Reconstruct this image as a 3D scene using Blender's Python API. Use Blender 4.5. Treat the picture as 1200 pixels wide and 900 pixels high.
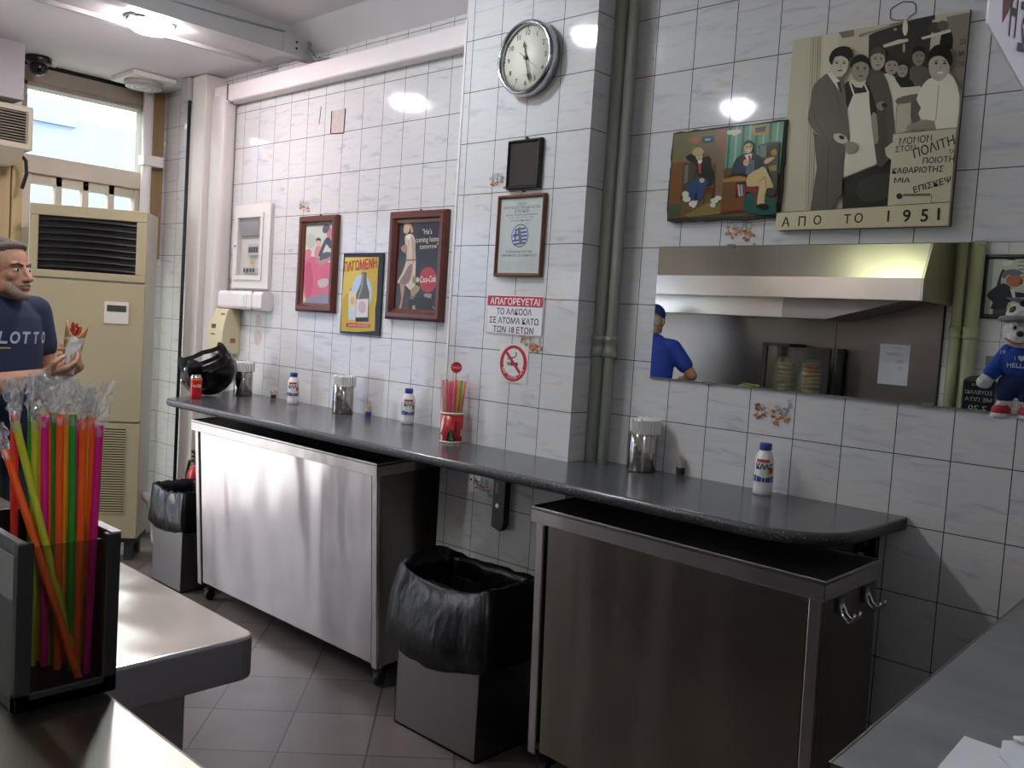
import bpy, bmesh, math, random
import numpy as np
from mathutils import Vector, Matrix
R = math.radians
scene = bpy.context.scene
for _o in list(bpy.data.objects):
    bpy.data.objects.remove(_o)
COL = scene.collection

# ------------------------------------------------------------------ camera, world, exposure
CAM = Vector((1.8168, -2.5691, 1.4541))
YAW, PITCH, ROLL = 0.7478, -0.0646, 0.0642
def cam_axes():
    cy, sy, cp, sp = math.cos(YAW), math.sin(YAW), math.cos(PITCH), math.sin(PITCH)
    f = Vector((-sy*cp, cy*cp, sp)); r = Vector((cy, sy, 0)); u = r.cross(f)
    c, s = math.cos(ROLL), math.sin(ROLL)
    return c*r + s*u, -s*r + c*u, f
_r, _u, _f = cam_axes()
cam = bpy.data.cameras.new('camera'); camo = bpy.data.objects.new('camera', cam); COL.objects.link(camo)
cam.sensor_fit = 'HORIZONTAL'; cam.sensor_width = 36; cam.lens = 1058.68*36/1200; cam.clip_start = 0.02
camo.matrix_world = Matrix(((_r.x, _u.x, -_f.x, CAM.x), (_r.y, _u.y, -_f.y, CAM.y), (_r.z, _u.z, -_f.z, CAM.z), (0, 0, 0, 1)))
scene.camera = camo
scene.view_settings.view_transform = 'Standard'; scene.view_settings.look = 'None'
scene.view_settings.gamma = 1; scene.view_settings.use_curve_mapping = False
scene.view_settings.exposure = 0.55
world = bpy.data.worlds.new('sky'); scene.world = world; world.use_nodes = True
world.node_tree.nodes['Background'].inputs[0].default_value = (0.93, 0.96, 1.0, 1)
world.node_tree.nodes['Background'].inputs[1].default_value = 8.0
LAMP_SHOP = 100.0      # radiance of the round ceiling lamps
LAMP_BEAM = 125.0
LAMP_KITCHEN = 40.0
# daylight enters by the entrance and the transom: portals guide its sampling
def portal(name, loc, sx, sy):
    l = bpy.data.lights.new(name, 'AREA'); l.shape = 'RECTANGLE'; l.size = sx; l.size_y = sy
    l.cycles.is_portal = True
    o = bpy.data.objects.new(name, l); COL.objects.link(o); o.location = loc
    o.rotation_euler = (0, R(-90), 0)
portal('entrance_daylight', (-3.72, -2.225, 1.15), 2.3, 2.55)
portal('transom_daylight', (-3.86, -0.4, 1.42), 2.4, 0.66)

# ------------------------------------------------------------------ materials
def lin(h):
    h = h.lstrip('#'); c = [int(h[i:i+2], 16)/255 for i in (0, 2, 4)]
    return tuple(x/12.92 if x <= .04045 else ((x+.055)/1.055)**2.4 for x in c) + (1,)
_mc = {}
def mat(name, color='#808080', rough=.5, metal=0., spec=.5, var=0., vscale=(8, 8, 8), bump=0., bscale=(60, 60, 60), emit=0., trans=0., alpha=1., coat=0., sheen=0.):
    if name in _mc: return _mc[name]
    m = bpy.data.materials.new(name); m.use_nodes = True; nt = m.node_tree; b = nt.nodes['Principled BSDF']
    c = lin(color) if isinstance(color, str) else color
    b.inputs['Base Color'].default_value = c; b.inputs['Roughness'].default_value = rough; b.inputs['Metallic'].default_value = metal
    b.inputs['Specular IOR Level'].default_value = spec; b.inputs['Transmission Weight'].default_value = trans; b.inputs['Alpha'].default_value = alpha
    b.inputs['Coat Weight'].default_value = coat; b.inputs['Sheen Weight'].default_value = sheen
    if emit: b.inputs['Emission Color'].default_value = c; b.inputs['Emission Strength'].default_value = emit
    if var or bump: tc = nt.nodes.new('ShaderNodeTexCoord')
    if var:
        mp = nt.nodes.new('ShaderNodeMapping'); mp.inputs['Scale'].default_value = vscale
        n = nt.nodes.new('ShaderNodeTexNoise'); n.inputs['Scale'].default_value = 1; n.inputs['Detail'].default_value = 4
        rp = nt.nodes.new('ShaderNodeValToRGB')
        rp.color_ramp.elements[0].position = .3; rp.color_ramp.elements[1].position = .7
        rp.color_ramp.elements[0].color = tuple(x*(1-var) for x in c[:3]) + (1,)
        rp.color_ramp.elements[1].color = tuple(min(1, x*(1+var)) for x in c[:3]) + (1,)
        nt.links.new(tc.outputs['Object'], mp.inputs[0]); nt.links.new(mp.outputs[0], n.inputs['Vector'])
        nt.links.new(n.outputs['Fac'], rp.inputs[0]); nt.links.new(rp.outputs[0], b.inputs['Base Color'])
    if bump:
        mp = nt.nodes.new('ShaderNodeMapping'); mp.inputs['Scale'].default_value = bscale
        n = nt.nodes.new('ShaderNodeTexNoise'); n.inputs['Scale'].default_value = 1; n.inputs['Detail'].default_value = 3
        bp = nt.nodes.new('ShaderNodeBump'); bp.inputs['Strength'].default_value = bump; bp.inputs['Distance'].default_value = .01
        nt.links.new(tc.outputs['Object'], mp.inputs[0]); nt.links.new(mp.outputs[0], n.inputs['Vector'])
        nt.links.new(n.outputs['Fac'], bp.inputs['Height']); nt.links.new(bp.outputs[0], b.inputs['Normal'])
    _mc[name] = m
    return m

def math_node(nt, op, a, b=None):
    n = nt.nodes.new('ShaderNodeMath'); n.operation = op
    for i, v in enumerate((a, b)):
        if v is None: continue
        if isinstance(v, (int, float)): n.inputs[i].default_value = v
        else: nt.links.new(v, n.inputs[i])
    return n.outputs[0]

def tile_mat(name, axis, off, tw=.15, th=.19328, top=2.52):
    """glazed wall tiles: pale grey with wispy blue and peach streaks, thin dark joints"""
    m = bpy.data.materials.new(name); m.use_nodes = True; nt = m.node_tree; b = nt.nodes['Principled BSDF']; L = nt.links.new
    tc = nt.nodes.new('ShaderNodeTexCoord'); sp = nt.nodes.new('ShaderNodeSeparateXYZ'); L(tc.outputs['Object'], sp.inputs[0])
    u = math_node(nt, 'DIVIDE', math_node(nt, 'SUBTRACT', sp.outputs[axis], off), tw)
    v = math_node(nt, 'DIVIDE', math_node(nt, 'SUBTRACT', sp.outputs['Z'], top), th)
    du = math_node(nt, 'ABSOLUTE', math_node(nt, 'SUBTRACT', math_node(nt, 'FRACT', u), .5))
    dv = math_node(nt, 'ABSOLUTE', math_node(nt, 'SUBTRACT', math_node(nt, 'FRACT', v), .5))
    gu = math_node(nt, 'GREATER_THAN', du, .5-.0014/tw); gv = math_node(nt, 'GREATER_THAN', dv, .5-.0014/th)
    g = math_node(nt, 'MAXIMUM', gu, gv)
    cell = nt.nodes.new('ShaderNodeCombineXYZ'); L(math_node(nt, 'FLOOR', u), cell.inputs[0]); L(math_node(nt, 'FLOOR', v), cell.inputs[1])
    wn = nt.nodes.new('ShaderNodeTexWhiteNoise'); wn.noise_dimensions = '3D'; L(cell.outputs[0], wn.inputs['Vector'])
    comb = nt.nodes.new('ShaderNodeCombineXYZ')
    L(math_node(nt, 'ADD', math_node(nt, 'MULTIPLY', u, .9), math_node(nt, 'MULTIPLY', wn.outputs['Value'], 37)), comb.inputs[0])
    L(math_node(nt, 'MULTIPLY', v, 6.5), comb.inputs[1]); L(math_node(nt, 'MULTIPLY', wn.outputs['Value'], 91), comb.inputs[2])
    n1 = nt.nodes.new('ShaderNodeTexNoise'); n1.inputs['Scale'].default_value = 1.0; n1.inputs['Detail'].default_value = 5; n1.inputs['Distortion'].default_value = .9
    L(comb.outputs[0], n1.inputs['Vector'])
    rp = nt.nodes.new('ShaderNodeValToRGB'); cr = rp.color_ramp
    cr.elements[0].position = .26; cr.elements[0].color = lin('#aeb2b7')
    cr.elements[1].position = .78; cr.elements[1].color = lin('#cbb8a8')
    for p_, c_ in ((.40, '#c8c8ca'), (.52, '#cdcdcc'), (.62, '#cdcbc8')):
        e = cr.elements.new(p_); e.color = lin(c_)
    L(n1.outputs['Fac'], rp.inputs[0])
    mx = nt.nodes.new('ShaderNodeMix'); mx.data_type = 'RGBA'; L(g, mx.inputs['Factor']); L(rp.outputs[0], mx.inputs[6]); mx.inputs[7].default_value = lin('#3d3a36')
    L(mx.outputs[2], b.inputs['Base Color'])
    ro = math_node(nt, 'ADD', math_node(nt, 'MULTIPLY', g, .6), .075); L(ro, b.inputs['Roughness'])
    b.inputs['Specular IOR Level'].default_value = .5
    n2 = nt.nodes.new('ShaderNodeTexNoise'); n2.inputs['Scale'].default_value = 9; n2.inputs['Detail'].default_value = 1
    L(tc.outputs['Object'], n2.inputs['Vector'])
    hh = math_node(nt, 'SUBTRACT', math_node(nt, 'MULTIPLY', n2.outputs['Fac'], .6), math_node(nt, 'MULTIPLY', g, .5))
    bp = nt.nodes.new('ShaderNodeBump'); bp.inputs['Strength'].default_value = .25; bp.inputs['Distance'].default_value = .004
    L(hh, bp.inputs['Height']); L(bp.outputs[0], b.inputs['Normal'])
    return m

def floor_mat():
    m = bpy.data.materials.new('floor_tiles'); m.use_nodes = True; nt = m.node_tree; b = nt.nodes['Principled BSDF']; L = nt.links.new
    tc = nt.nodes.new('ShaderNodeTexCoord'); mp = nt.nodes.new('ShaderNodeMapping')
    mp.inputs['Location'].default_value = (FLOOR_OFF[0], FLOOR_OFF[1], 0); mp.inputs['Rotation'].default_value = (0, 0, R(FLOOR_ROT)); L(tc.outputs['Object'], mp.inputs[0])
    sp = nt.nodes.new('ShaderNodeSeparateXYZ'); L(mp.outputs[0], sp.inputs[0])
    ds = []; ids = []
    for k, T in ((0, FLOOR_T[0]), (1, FLOOR_T[1])):
        q = math_node(nt, 'DIVIDE', sp.outputs[k], T); ids.append(math_node(nt, 'FLOOR', q))
        ds.append(math_node(nt, 'GREATER_THAN', math_node(nt, 'ABSOLUTE', math_node(nt, 'SUBTRACT', math_node(nt, 'FRACT', q), .5)), .5-.0036/T))
    g = math_node(nt, 'MAXIMUM', ds[0], ds[1])
    cb = nt.nodes.new('ShaderNodeCombineXYZ'); L(ids[0], cb.inputs[0]); L(ids[1], cb.inputs[1])
    wn = nt.nodes.new('ShaderNodeTexWhiteNoise'); L(cb.outputs[0], wn.inputs['Vector'])
    n = nt.nodes.new('ShaderNodeTexNoise'); n.inputs['Scale'].default_value = 5; n.inputs['Detail'].default_value = 5; L(tc.outputs['Object'], n.inputs['Vector'])
    f = math_node(nt, 'ADD', math_node(nt, 'MULTIPLY', wn.outputs['Value'], .35), math_node(nt, 'MULTIPLY', n.outputs['Fac'], .65))
    rp = nt.nodes.new('ShaderNodeValToRGB'); rp.color_ramp.elements[0].position = .25; rp.color_ramp.elements[1].position = .75
    rp.color_ramp.elements[0].color = lin('#443d39'); rp.color_ramp.elements[1].color = lin('#5c534e'); L(f, rp.inputs[0])
    mx = nt.nodes.new('ShaderNodeMix'); mx.data_type = 'RGBA'; L(g, mx.inputs['Factor']); L(rp.outputs[0], mx.inputs[6]); mx.inputs[7].default_value = lin('#221d1b')
    L(mx.outputs[2], b.inputs['Base Color']); b.inputs['Roughness'].default_value = .5
    return m

def steel(name, color='#b9b6b0', rough=.28, wave=.0, wscale=(4, 4, 1.2), brush=(400, 400, 4), bs=.02):
    """brushed stainless sheet; wave = soft buckling of thin sheet that bends its reflections"""
    if name in _mc: return _mc[name]
    m = bpy.data.materials.new(name); m.use_nodes = True; nt = m.node_tree; b = nt.nodes['Principled BSDF']; L = nt.links.new
    b.inputs['Metallic'].default_value = 1; b.inputs['Base Color'].default_value = lin(color); b.inputs['Roughness'].default_value = rough
    tc = nt.nodes.new('ShaderNodeTexCoord'); prev = None
    for sc_, st, dist, det in ((brush, bs, .002, 2), (wscale, wave, .03, 1)):
        if not st: continue
        mp = nt.nodes.new('ShaderNodeMapping'); mp.inputs['Scale'].default_value = sc_; L(tc.outputs['Object'], mp.inputs[0])
        n = nt.nodes.new('ShaderNodeTexNoise'); n.inputs['Scale'].default_value = 1; n.inputs['Detail'].default_value = det; L(mp.outputs[0], n.inputs['Vector'])
        bp = nt.nodes.new('ShaderNodeBump'); bp.inputs['Strength'].default_value = st; bp.inputs['Distance'].default_value = dist
        L(n.outputs['Fac'], bp.inputs['Height'])
        if prev: L(prev, bp.inputs['Normal'])
        prev = bp.outputs[0]
    if prev: L(prev, b.inputs['Normal'])
    _mc[name] = m
    return m

def thin_clear(name, tint='#ffffff', gloss=.12, rough=.05, white=0.):
    """thin clear plastic or glass: mostly lets light through, some gloss"""
    if name in _mc: return _mc[name]
    m = bpy.data.materials.new(name); m.use_nodes = True; nt = m.node_tree; L = nt.links.new
    nt.nodes.remove(nt.nodes['Principled BSDF']); out = [n for n in nt.nodes if n.type == 'OUTPUT_MATERIAL'][0]
    t = nt.nodes.new('ShaderNodeBsdfTransparent'); t.inputs[0].default_value = lin(tint)
    g = nt.nodes.new('ShaderNodeBsdfGlossy'); g.inputs['Roughness'].default_value = rough
    fr = nt.nodes.new('ShaderNodeLayerWeight'); fr.inputs[0].default_value = .5
    f = math_node(nt, 'ADD', math_node(nt, 'MULTIPLY', math_node(nt, 'POWER', fr.outputs['Facing'], 5.0), .8), .02+gloss); f = math_node(nt, 'MINIMUM', f, .9)
    a = nt.nodes.new('ShaderNodeMixShader'); L(f, a.inputs[0]); L(t.outputs[0], a.inputs[1]); L(g.outputs[0], a.inputs[2])
    res = a.outputs[0]
    if white:
        d = nt.nodes.new('ShaderNodeBsdfDiffuse'); d.inputs[0].default_value = (.9, .9, .9, 1)
        b2 = nt.nodes.new('ShaderNodeMixShader'); b2.inputs[0].default_value = white; L(res, b2.inputs[1]); L(d.outputs[0], b2.inputs[2]); res = b2.outputs[0]
    L(res, out.inputs[0])
    _mc[name] = m
    return m

def speckle_mat(name, base, fleck, scale, thr, rough):
    m = bpy.data.materials.new(name); m.use_nodes = True; nt = m.node_tree; b = nt.nodes['Principled BSDF']; L = nt.links.new
    tc = nt.nodes.new('ShaderNodeTexCoord'); n = nt.nodes.new('ShaderNodeTexNoise'); n.inputs['Scale'].default_value = scale; n.inputs['Detail'].default_value = 1
    L(tc.outputs['Object'], n.inputs['Vector'])
    rp = nt.nodes.new('ShaderNodeValToRGB'); rp.color_ramp.elements[0].position = thr; rp.color_ramp.elements[1].position = thr+.06
    rp.color_ramp.elements[0].color = lin(base); rp.color_ramp.elements[1].color = lin(fleck); L(n.outputs['Fac'], rp.inputs[0])
    L(rp.outputs[0], b.inputs['Base Color']); b.inputs['Roughness'].default_value = rough
    return m

# ------------------------------------------------------------------ mesh builder (world coordinates; build() moves to the thing's base)
def _cr(pts, n=4, closed=True):
    """smooth closed outline through points"""
    N = len(pts); out = []
    for i in range(N):
        p0, p1, p2, p3 = pts[i-1], pts[i], pts[(i+1) % N], pts[(i+2) % N]
        for k in range(n):
            t = k/n
            out.append(tuple(.5*((2*p1[j]) + (-p0[j]+p2[j])*t + (2*p0[j]-5*p1[j]+4*p2[j]-p3[j])*t*t + (-p0[j]+3*p1[j]-3*p2[j]+p3[j])*t**3) for j in range(len(p1))))
    return out
def ell(cx, cy, rx, ry, rot=0, n=20, a0=0, a1=360):
    c, s = math.cos(R(rot)), math.sin(R(rot)); o = []
    m = n if a1-a0 < 360 else n-1
    for i in range(n):
        a = R(a0+(a1-a0)*i/(m if a1-a0 < 360 else n))
        x, y = rx*math.cos(a), ry*math.sin(a); o.append((cx+c*x-s*y, cy+s*x+c*y))
    return o
def basis(d):
    d = Vector(d).normalized(); a = Vector((0, 0, 1)) if abs(d.z) < .9 else Vector((1, 0, 0))
    x = a.cross(d).normalized(); return x, d.cross(x), d
class MB:
    def __init__(s): s.bm = bmesh.new(); s.M = None
    def v(s, p):
        p = Vector(p)
        return s.bm.verts.new(s.M @ p if s.M else p)
    def f(s, vs, mi=0, sm=False):
        try: fc = s.bm.faces.new(vs)
        except ValueError: return None
        fc.material_index = mi; fc.smooth = sm; return fc
    def box(s, x0, x1, y0, y1, z0, z1, mi=0):
        p = [s.v(q) for q in ((x0, y0, z0), (x1, y0, z0), (x1, y1, z0), (x0, y1, z0), (x0, y0, z1), (x1, y0, z1), (x1, y1, z1), (x0, y1, z1))]
        for q in ((0, 3, 2, 1), (4, 5, 6, 7), (0, 1, 5, 4), (1, 2, 6, 5), (2, 3, 7, 6), (3, 0, 4, 7)): s.f([p[i] for i in q], mi)
        return s
    def prism(s, pts, d, mi=0, sm=False, mi_side=None):
        """planar polygon (3-D points) swept by vector d"""
        d = Vector(d); a = [s.v(p) for p in pts]; b = [s.v(Vector(p)+d) for p in pts]; n = len(pts)
        s.f(a[::-1], mi); s.f(b, mi)
        for i in range(n): s.f([a[i], a[(i+1) % n], b[(i+1) % n], b[i]], mi if mi_side is None else mi_side, sm)
        return s
    def rings(s, rings, mi=0, sm=True, cap=True, closed=True):
        vs = [[s.v(p) for p in r] for r in rings]; n = len(rings[0])
        for a, b in zip(vs, vs[1:]):
            for i in range(n if closed else n-1): s.f([a[i], a[(i+1) % n], b[(i+1) % n], b[i]], mi, sm)
        if cap: s.f(vs[0][::-1], mi); s.f(vs[-1], mi)
        return s
    def tube(s, path, r, seg=10, mi=0, cap=True, sm=True):
        path = [Vector(p) for p in path]; rr = r if isinstance(r, (list, tuple)) else [r]*len(path); rg = []
        x = None
        for i, p in enumerate(path):
            d = (path[min(i+1, len(path)-1)]-path[max(i-1, 0)]).normalized()
            if x is None: x, y, _ = basis(d)
            else:
                x = (x-d*x.dot(d)).normalized(); y = d.cross(x)
            rg.append([p+(x*math.cos(2*math.pi*k/seg)+y*math.sin(2*math.pi*k/seg))*rr[i] for k in range(seg)])
        return s.rings(rg, mi, sm, cap)
    def cyl(s, p0, p1, r0, r1=None, seg=20, mi=0, cap=True): return s.tube([p0, p1], [r0, r0 if r1 is None else r1], seg, mi, cap)
    def lathe(s, prof, c=(0, 0, 0), axis=(0, 0, 1), seg=28, mi=0, cap=True, sm=True, mis=None):
        x, y, z = basis(axis); c = Vector(c)
        rg = [[c+z*h+(x*math.cos(2*math.pi*k/seg)+y*math.sin(2*math.pi*k/seg))*max(r, 1e-5) for k in range(seg)] for r, h in prof]
        if mis is None: return s.rings(rg, mi, sm, cap)
        vs = [[s.v(p) for p in r] for r in rg]
        for j, (a, b) in enumerate(zip(vs, vs[1:])):
            for i in range(seg): s.f([a[i], a[(i+1) % seg], b[(i+1) % seg], b[i]], mis[j], sm)
        s.f(vs[0][::-1], mis[0]); s.f(vs[-1], mis[-1]); return s
    def ball(s, c, r, ax=None, seg=16, ring=10, mi=0):
        if isinstance(r, (int, float)): r = (r, r, r)
        A = [Vector(a) for a in (ax or ((1, 0, 0), (0, 1, 0), (0, 0, 1)))]; c = Vector(c); rg = []
        for j in range(ring+1):
            t = math.pi*(j/ring); st = max(math.sin(t), .02); ct = math.cos(t)
            rg.append([c-A[2]*r[2]*ct+A[0]*r[0]*st*math.cos(2*math.pi*k/seg)+A[1]*r[1]*st*math.sin(2*math.pi*k/seg) for k in range(seg)])
        return s.rings(rg, mi, True, True)
    def cap(s, p0, p1, r0, r1=None, seg=12):
        r1 = r0 if r1 is None else r1
        p0, p1 = Vector(p0), Vector(p1); x, y, d = basis(p1-p0); rg = []
        for t in (-90, -60, -30): rg.append((p0+d*r0*math.sin(R(t)), max(r0*math.cos(R(t)), 1e-4)))
        rg += [(p0, r0), (p1, r1)]
        for t in (30, 60, 90): rg.append((p1+d*r1*math.sin(R(t)), max(r1*math.cos(R(t)), 1e-4)))
        return s.rings([[q+(x*math.cos(2*math.pi*k/seg)+y*math.sin(2*math.pi*k/seg))*rad for k in range(seg)] for q, rad in rg])
    def chain(s, pts, rs, seg=12):
        for a, b, ra, rb in zip(pts, pts[1:], rs, rs[1:]): s.cap(a, b, ra, rb, seg)
        return s
    def rbox(s, x0, x1, y0, y1, z0, z1, r, mi=0, seg=4, axis='z'):
        """box with its four edges along one axis rounded"""
        if axis == 'z': a0, a1, b0, b1, c0, c1 = x0, x1, y0, y1, z0, z1
        elif axis == 'y': a0, a1, b0, b1, c0, c1 = x0, x1, z0, z1, y0, y1
        else: a0, a1, b0, b1, c0, c1 = y0, y1, z0, z1, x0, x1
        q = []
        for ca, cb, s0 in ((a1-r, b1-r, 0), (a0+r, b1-r, 90), (a0+r, b0+r, 180), (a1-r, b0+r, 270)):
            for k in range(seg+1): t = R(s0+90*k/seg); q.append((ca+r*math.cos(t), cb+r*math.sin(t)))
        if axis == 'z': P = [(a, b, c0) for a, b in q]; d = (0, 0, c1-c0)
        elif axis == 'y': P = [(a, c0, b) for a, b in q]; d = (0, c1-c0, 0)
        else: P = [(c0, a, b) for a, b in q]; d = (c1-c0, 0, 0)
        return s.prism(P, d, mi)
    def frame(s, x0, x1, z0, z1, w, y0, y1, mi=0):
        """rectangular picture-frame moulding in the x-z plane with mitred, stepped profile"""
        prof = [(0, y1), (0, y0+.3*(y1-y0)), (.25*w, y0), (.6*w, y0), (.75*w, y0+.35*(y1-y0)), (w, y0+.5*(y1-y0)), (w, y1)]
        rg = []
        for cx, cz, sx, sz in ((x0, z0, 1, 1), (x1, z0, -1, 1), (x1, z1, -1, -1), (x0, z1, 1, -1)):
            rg.append([(cx+sx*a, y, cz+sz*a) for a, y in prof])
        vs = [[s.v(p) for p in r] for r in rg]; n = len(prof)
        for i in range(4):
            a, b = vs[i], vs[(i+1) % 4]
            for k in range(n): s.f([a[k], a[(k+1) % n], b[(k+1) % n], b[k]], mi)
        return s
    def text(s, txt, O, U, V, h, mi=0, align='CENTER', w=None, bold=0., shear=0., lift=(0, 0, 0), spacing=1.):
        """flat lettering: baseline centre O, unit directions U (reading) and V (up), capital height h, optional total width w"""
        cu = bpy.data.curves.new('t', 'FONT'); cu.body = txt; cu.align_x = align; cu.size = 1; cu.offset = bold; cu.shear = shear; cu.resolution_u = 3; cu.space_character = spacing
        ob = bpy.data.objects.new('t', cu); COL.objects.link(ob)
        me = bpy.data.meshes.new_from_object(ob.evaluated_get(bpy.context.evaluated_depsgraph_get()))
        bpy.data.objects.remove(ob); bpy.data.curves.remove(cu)
        if not me.vertices: return s
        xs = [q.co.x for q in me.vertices]; k = h/.73; kx = k
        if w: kx = w/max(1e-6, max(xs)-min(xs))
        O, U, V = Vector(O)+Vector(lift), Vector(U), Vector(V)
        if align == 'CENTER': mid = (max(xs)+min(xs))/2
        elif align == 'LEFT': mid = min(xs)
        else: mid = max(xs)
        vs = [s.v(O+U*((q.co.x-mid)*kx)+V*(q.co.y*k)) for q in me.vertices]
        for pl in me.polygons: s.f([vs[i] for i in pl.vertices], mi)
        bpy.data.meshes.remove(me); return s
    def mesh(s, name):
        bmesh.ops.recalc_face_normals(s.bm, faces=s.bm.faces)
        me = bpy.data.meshes.new(name); s.bm.to_mesh(me); s.bm.free(); return me
    def build(s, name, mats, parent=None, loc=None, bevel=0., seg=2, remesh=0., smooth=0, subdiv=0, flip=True, solid=0.):
        me = bpy.data.meshes.new(name)
        if flip: bmesh.ops.recalc_face_normals(s.bm, faces=s.bm.faces)
        s.bm.to_mesh(me); s.bm.free()
        base = Vector(loc) if loc is not None else (root_of(parent).location if parent else Vector((0, 0, 0)))
        me.transform(Matrix.Translation(-base))
        mats = mats if isinstance(mats, (list, tuple)) else [mats]
        for m in mats: me.materials.append(m)
        o = bpy.data.objects.new(name, me); COL.objects.link(o)
        if parent: o.parent = parent
        else: o.location = base
        if remesh or bevel or subdiv or solid:
            if solid:
                q = o.modifiers.new('s', 'SOLIDIFY'); q.thickness = solid; q.offset = 0
            if remesh:
                q = o.modifiers.new('r', 'REMESH'); q.mode = 'VOXEL'; q.voxel_size = remesh; q.use_smooth_shade = True
                if smooth: q = o.modifiers.new('m', 'SMOOTH'); q.iterations = smooth; q.factor = .5
            if bevel:
                q = o.modifiers.new('b', 'BEVEL'); q.width = bevel; q.segments = seg; q.limit_method = 'ANGLE'; q.angle_limit = R(40)
            if subdiv: q = o.modifiers.new('d', 'SUBSURF'); q.levels = subdiv; q.render_levels = subdiv
            dg = bpy.context.evaluated_depsgraph_get(); dg.update()
            nm = bpy.data.meshes.new_from_object(o.evaluated_get(dg)); o.modifiers.clear(); old = o.data; o.data = nm; nm.name = name; bpy.data.meshes.remove(old)
            if remesh:
                for p_ in nm.polygons: p_.use_smooth = True
        return o
def root_of(o):
    while o.parent: o = o.parent
    return o
def tag(o, label, cat, group=None, kind=None):
    if label: o['label'] = label
    if cat: o['category'] = cat
    if group: o['group'] = group
    if kind: o['kind'] = kind
    return o
def thing(name, label, cat, loc, group=None):
    o = bpy.data.objects.new(name, None); o.empty_display_size = .05; COL.objects.link(o); o.location = loc
    return tag(o, label, cat, group)
def struct(o): o['kind'] = 'structure'; return o
def dup(root, loc, rz=0., label=None, scale=None):
    """copy of a thing with copies of its parts and sub-parts"""
    def cp(o, par):
        c = o.copy(); COL.objects.link(c)
        if par: c.parent = par
        for ch in o.children: cp(ch, c)
        return c
    r_ = cp(root, None); r_.location = loc; r_.rotation_euler = (0, 0, rz)
    if label: r_['label'] = label
    if scale: r_.scale = scale
    return r_

def homography(quad):
    """maps drawing coordinates (quad TL, TR, BR, BL) to u, v in 0..1 (v up)"""
    dst = ((0, 1), (1, 1), (1, 0), (0, 0)); A = []; B = []
    for (x, y), (u, v) in zip(quad, dst):
        A.append([x, y, 1, 0, 0, 0, -u*x, -u*y]); B.append(u); A.append([0, 0, 0, x, y, 1, -v*x, -v*y]); B.append(v)
    h = np.append(np.linalg.solve(np.array(A, float), np.array(B, float)), 1).reshape(3, 3)
    def fn(p):
        q = h @ np.array([p[0], p[1], 1.0]); return q[0]/q[2], q[1]/q[2]
    return fn
class Art:
    """a flat print: layers of coloured shapes on one sheet. O = lower-left corner, U, V = full edge vectors, N = outward normal"""
    def __init__(s, O, U, V, N, quad=None, base='#ffffff', rough=.35):
        s.mb = MB(); s.O, s.U, s.V, s.N = Vector(O), Vector(U), Vector(V), Vector(N).normalized(); s.k = 1; s.mats = []; s.idx = {}; s.rough = rough
        s.h = homography(quad) if quad else (lambda p: p)
        s.mb.prism([s.O, s.O+s.U, s.O+s.U+s.V, s.O+s.V], s.N*.0015, s.m(base))
    def m(s, c):
        if c not in s.idx:
            s.idx[c] = len(s.mats); s.mats.append(mat('ink_'+c.strip('#')+('_r%d' % int(s.rough*100)), c, s.rough, spec=.2))
        return s.idx[c]
    def P(s, p):
        u, v = s.h(p); u = min(1, max(0, u)); v = min(1, max(0, v))
        return s.O+s.U*u+s.V*v+s.N*(.0015+.00012*s.k)
    def poly(s, c, pts, smooth=0):
        if smooth: pts = _cr(pts, smooth)
        a = [s.mb.v(s.P(p)) for p in pts]; s.mb.f(a, s.m(c)); s.k += 1; return s
    def ell(s, c, cx, cy, rx, ry, rot=0, n=20): return s.poly(c, ell(cx, cy, rx, ry, rot, n))
    def line(s, c, pts, w):
        for a, b in zip(pts, pts[1:]):
            dx, dy = b[0]-a[0], b[1]-a[1]; l = math.hypot(dx, dy) or 1; nx, ny = -dy/l*w/2, dx/l*w/2
            s.poly(c, [(a[0]+nx, a[1]+ny), (b[0]+nx, b[1]+ny), (b[0]-nx, b[1]-ny), (a[0]-nx, a[1]-ny)]); s.k -= 1
        s.k += 1; return s
    def text(s, c, txt, p, q, h, bold=0., shear=0.):
        """lettering running from p to q (drawing coordinates); h = height in metres"""
        a, b = s.P(p), s.P(q); u = b-a; w = u.length; u.normalize(); v = s.N.cross(u)
        s.mb.text(txt, (a+b)/2, u, v, h, s.m(c), w=w if len(txt) > 1 else None, bold=bold, shear=shear); s.k += 1; return s
    def build(s, name, parent, **k): return s.mb.build(name, s.mats, parent, flip=False, **k)
XR, ZU, NY = Vector((1, 0, 0)), Vector((0, 0, 1)), Vector((0, -1, 0))
# ------------------------------------------------------------------ the setting
YL, YP = 0.0548, -0.1572          # left stretch of the long wall, face of the pilaster (right stretch is y = 0)
XE, XW, YF, ZC = -3.66, 2.7, -4.2, 2.735
PX0, PX1 = -0.775, -0.135         # pilaster
FLOOR_ROT = -45.8; FLOOR_T = (.293, .31)
_a = R(45.8); FLOOR_OFF = (1.314*math.cos(_a)+.696*math.sin(_a), -1.314*math.sin(_a)+.696*math.cos(_a))
M_plaster = mat('white_plaster', '#dcd6d4', .85, var=.04, vscale=(3, 3, 3), bump=.1, bscale=(40, 40, 40))
M_ceil = mat('ceiling_paint', '#d0cccd', .8, var=.03, vscale=(2, 2, 2))
M_grey = mat('grey_paint', '#8e8f8c', .45, var=.05, vscale=(3, 3, 3))
M_beam = mat('beam_paint', '#a4a3a1', .5, var=.04, vscale=(4, 4, 4))
M_trunk = mat('white_trunking', '#ddd6d5', .45)
M_pipe = mat('grey_green_pipe_paint', '#8b8e84', .35, var=.06, vscale=(5, 5, 2), bump=.15, bscale=(30, 30, 6))
M_black = mat('black_plastic', '#0c0c0c', .35)
M_blackm = mat('black_matt', '#141312', .7)
M_dark = mat('dark_gap', '#0a0a0a', .9)
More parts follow.
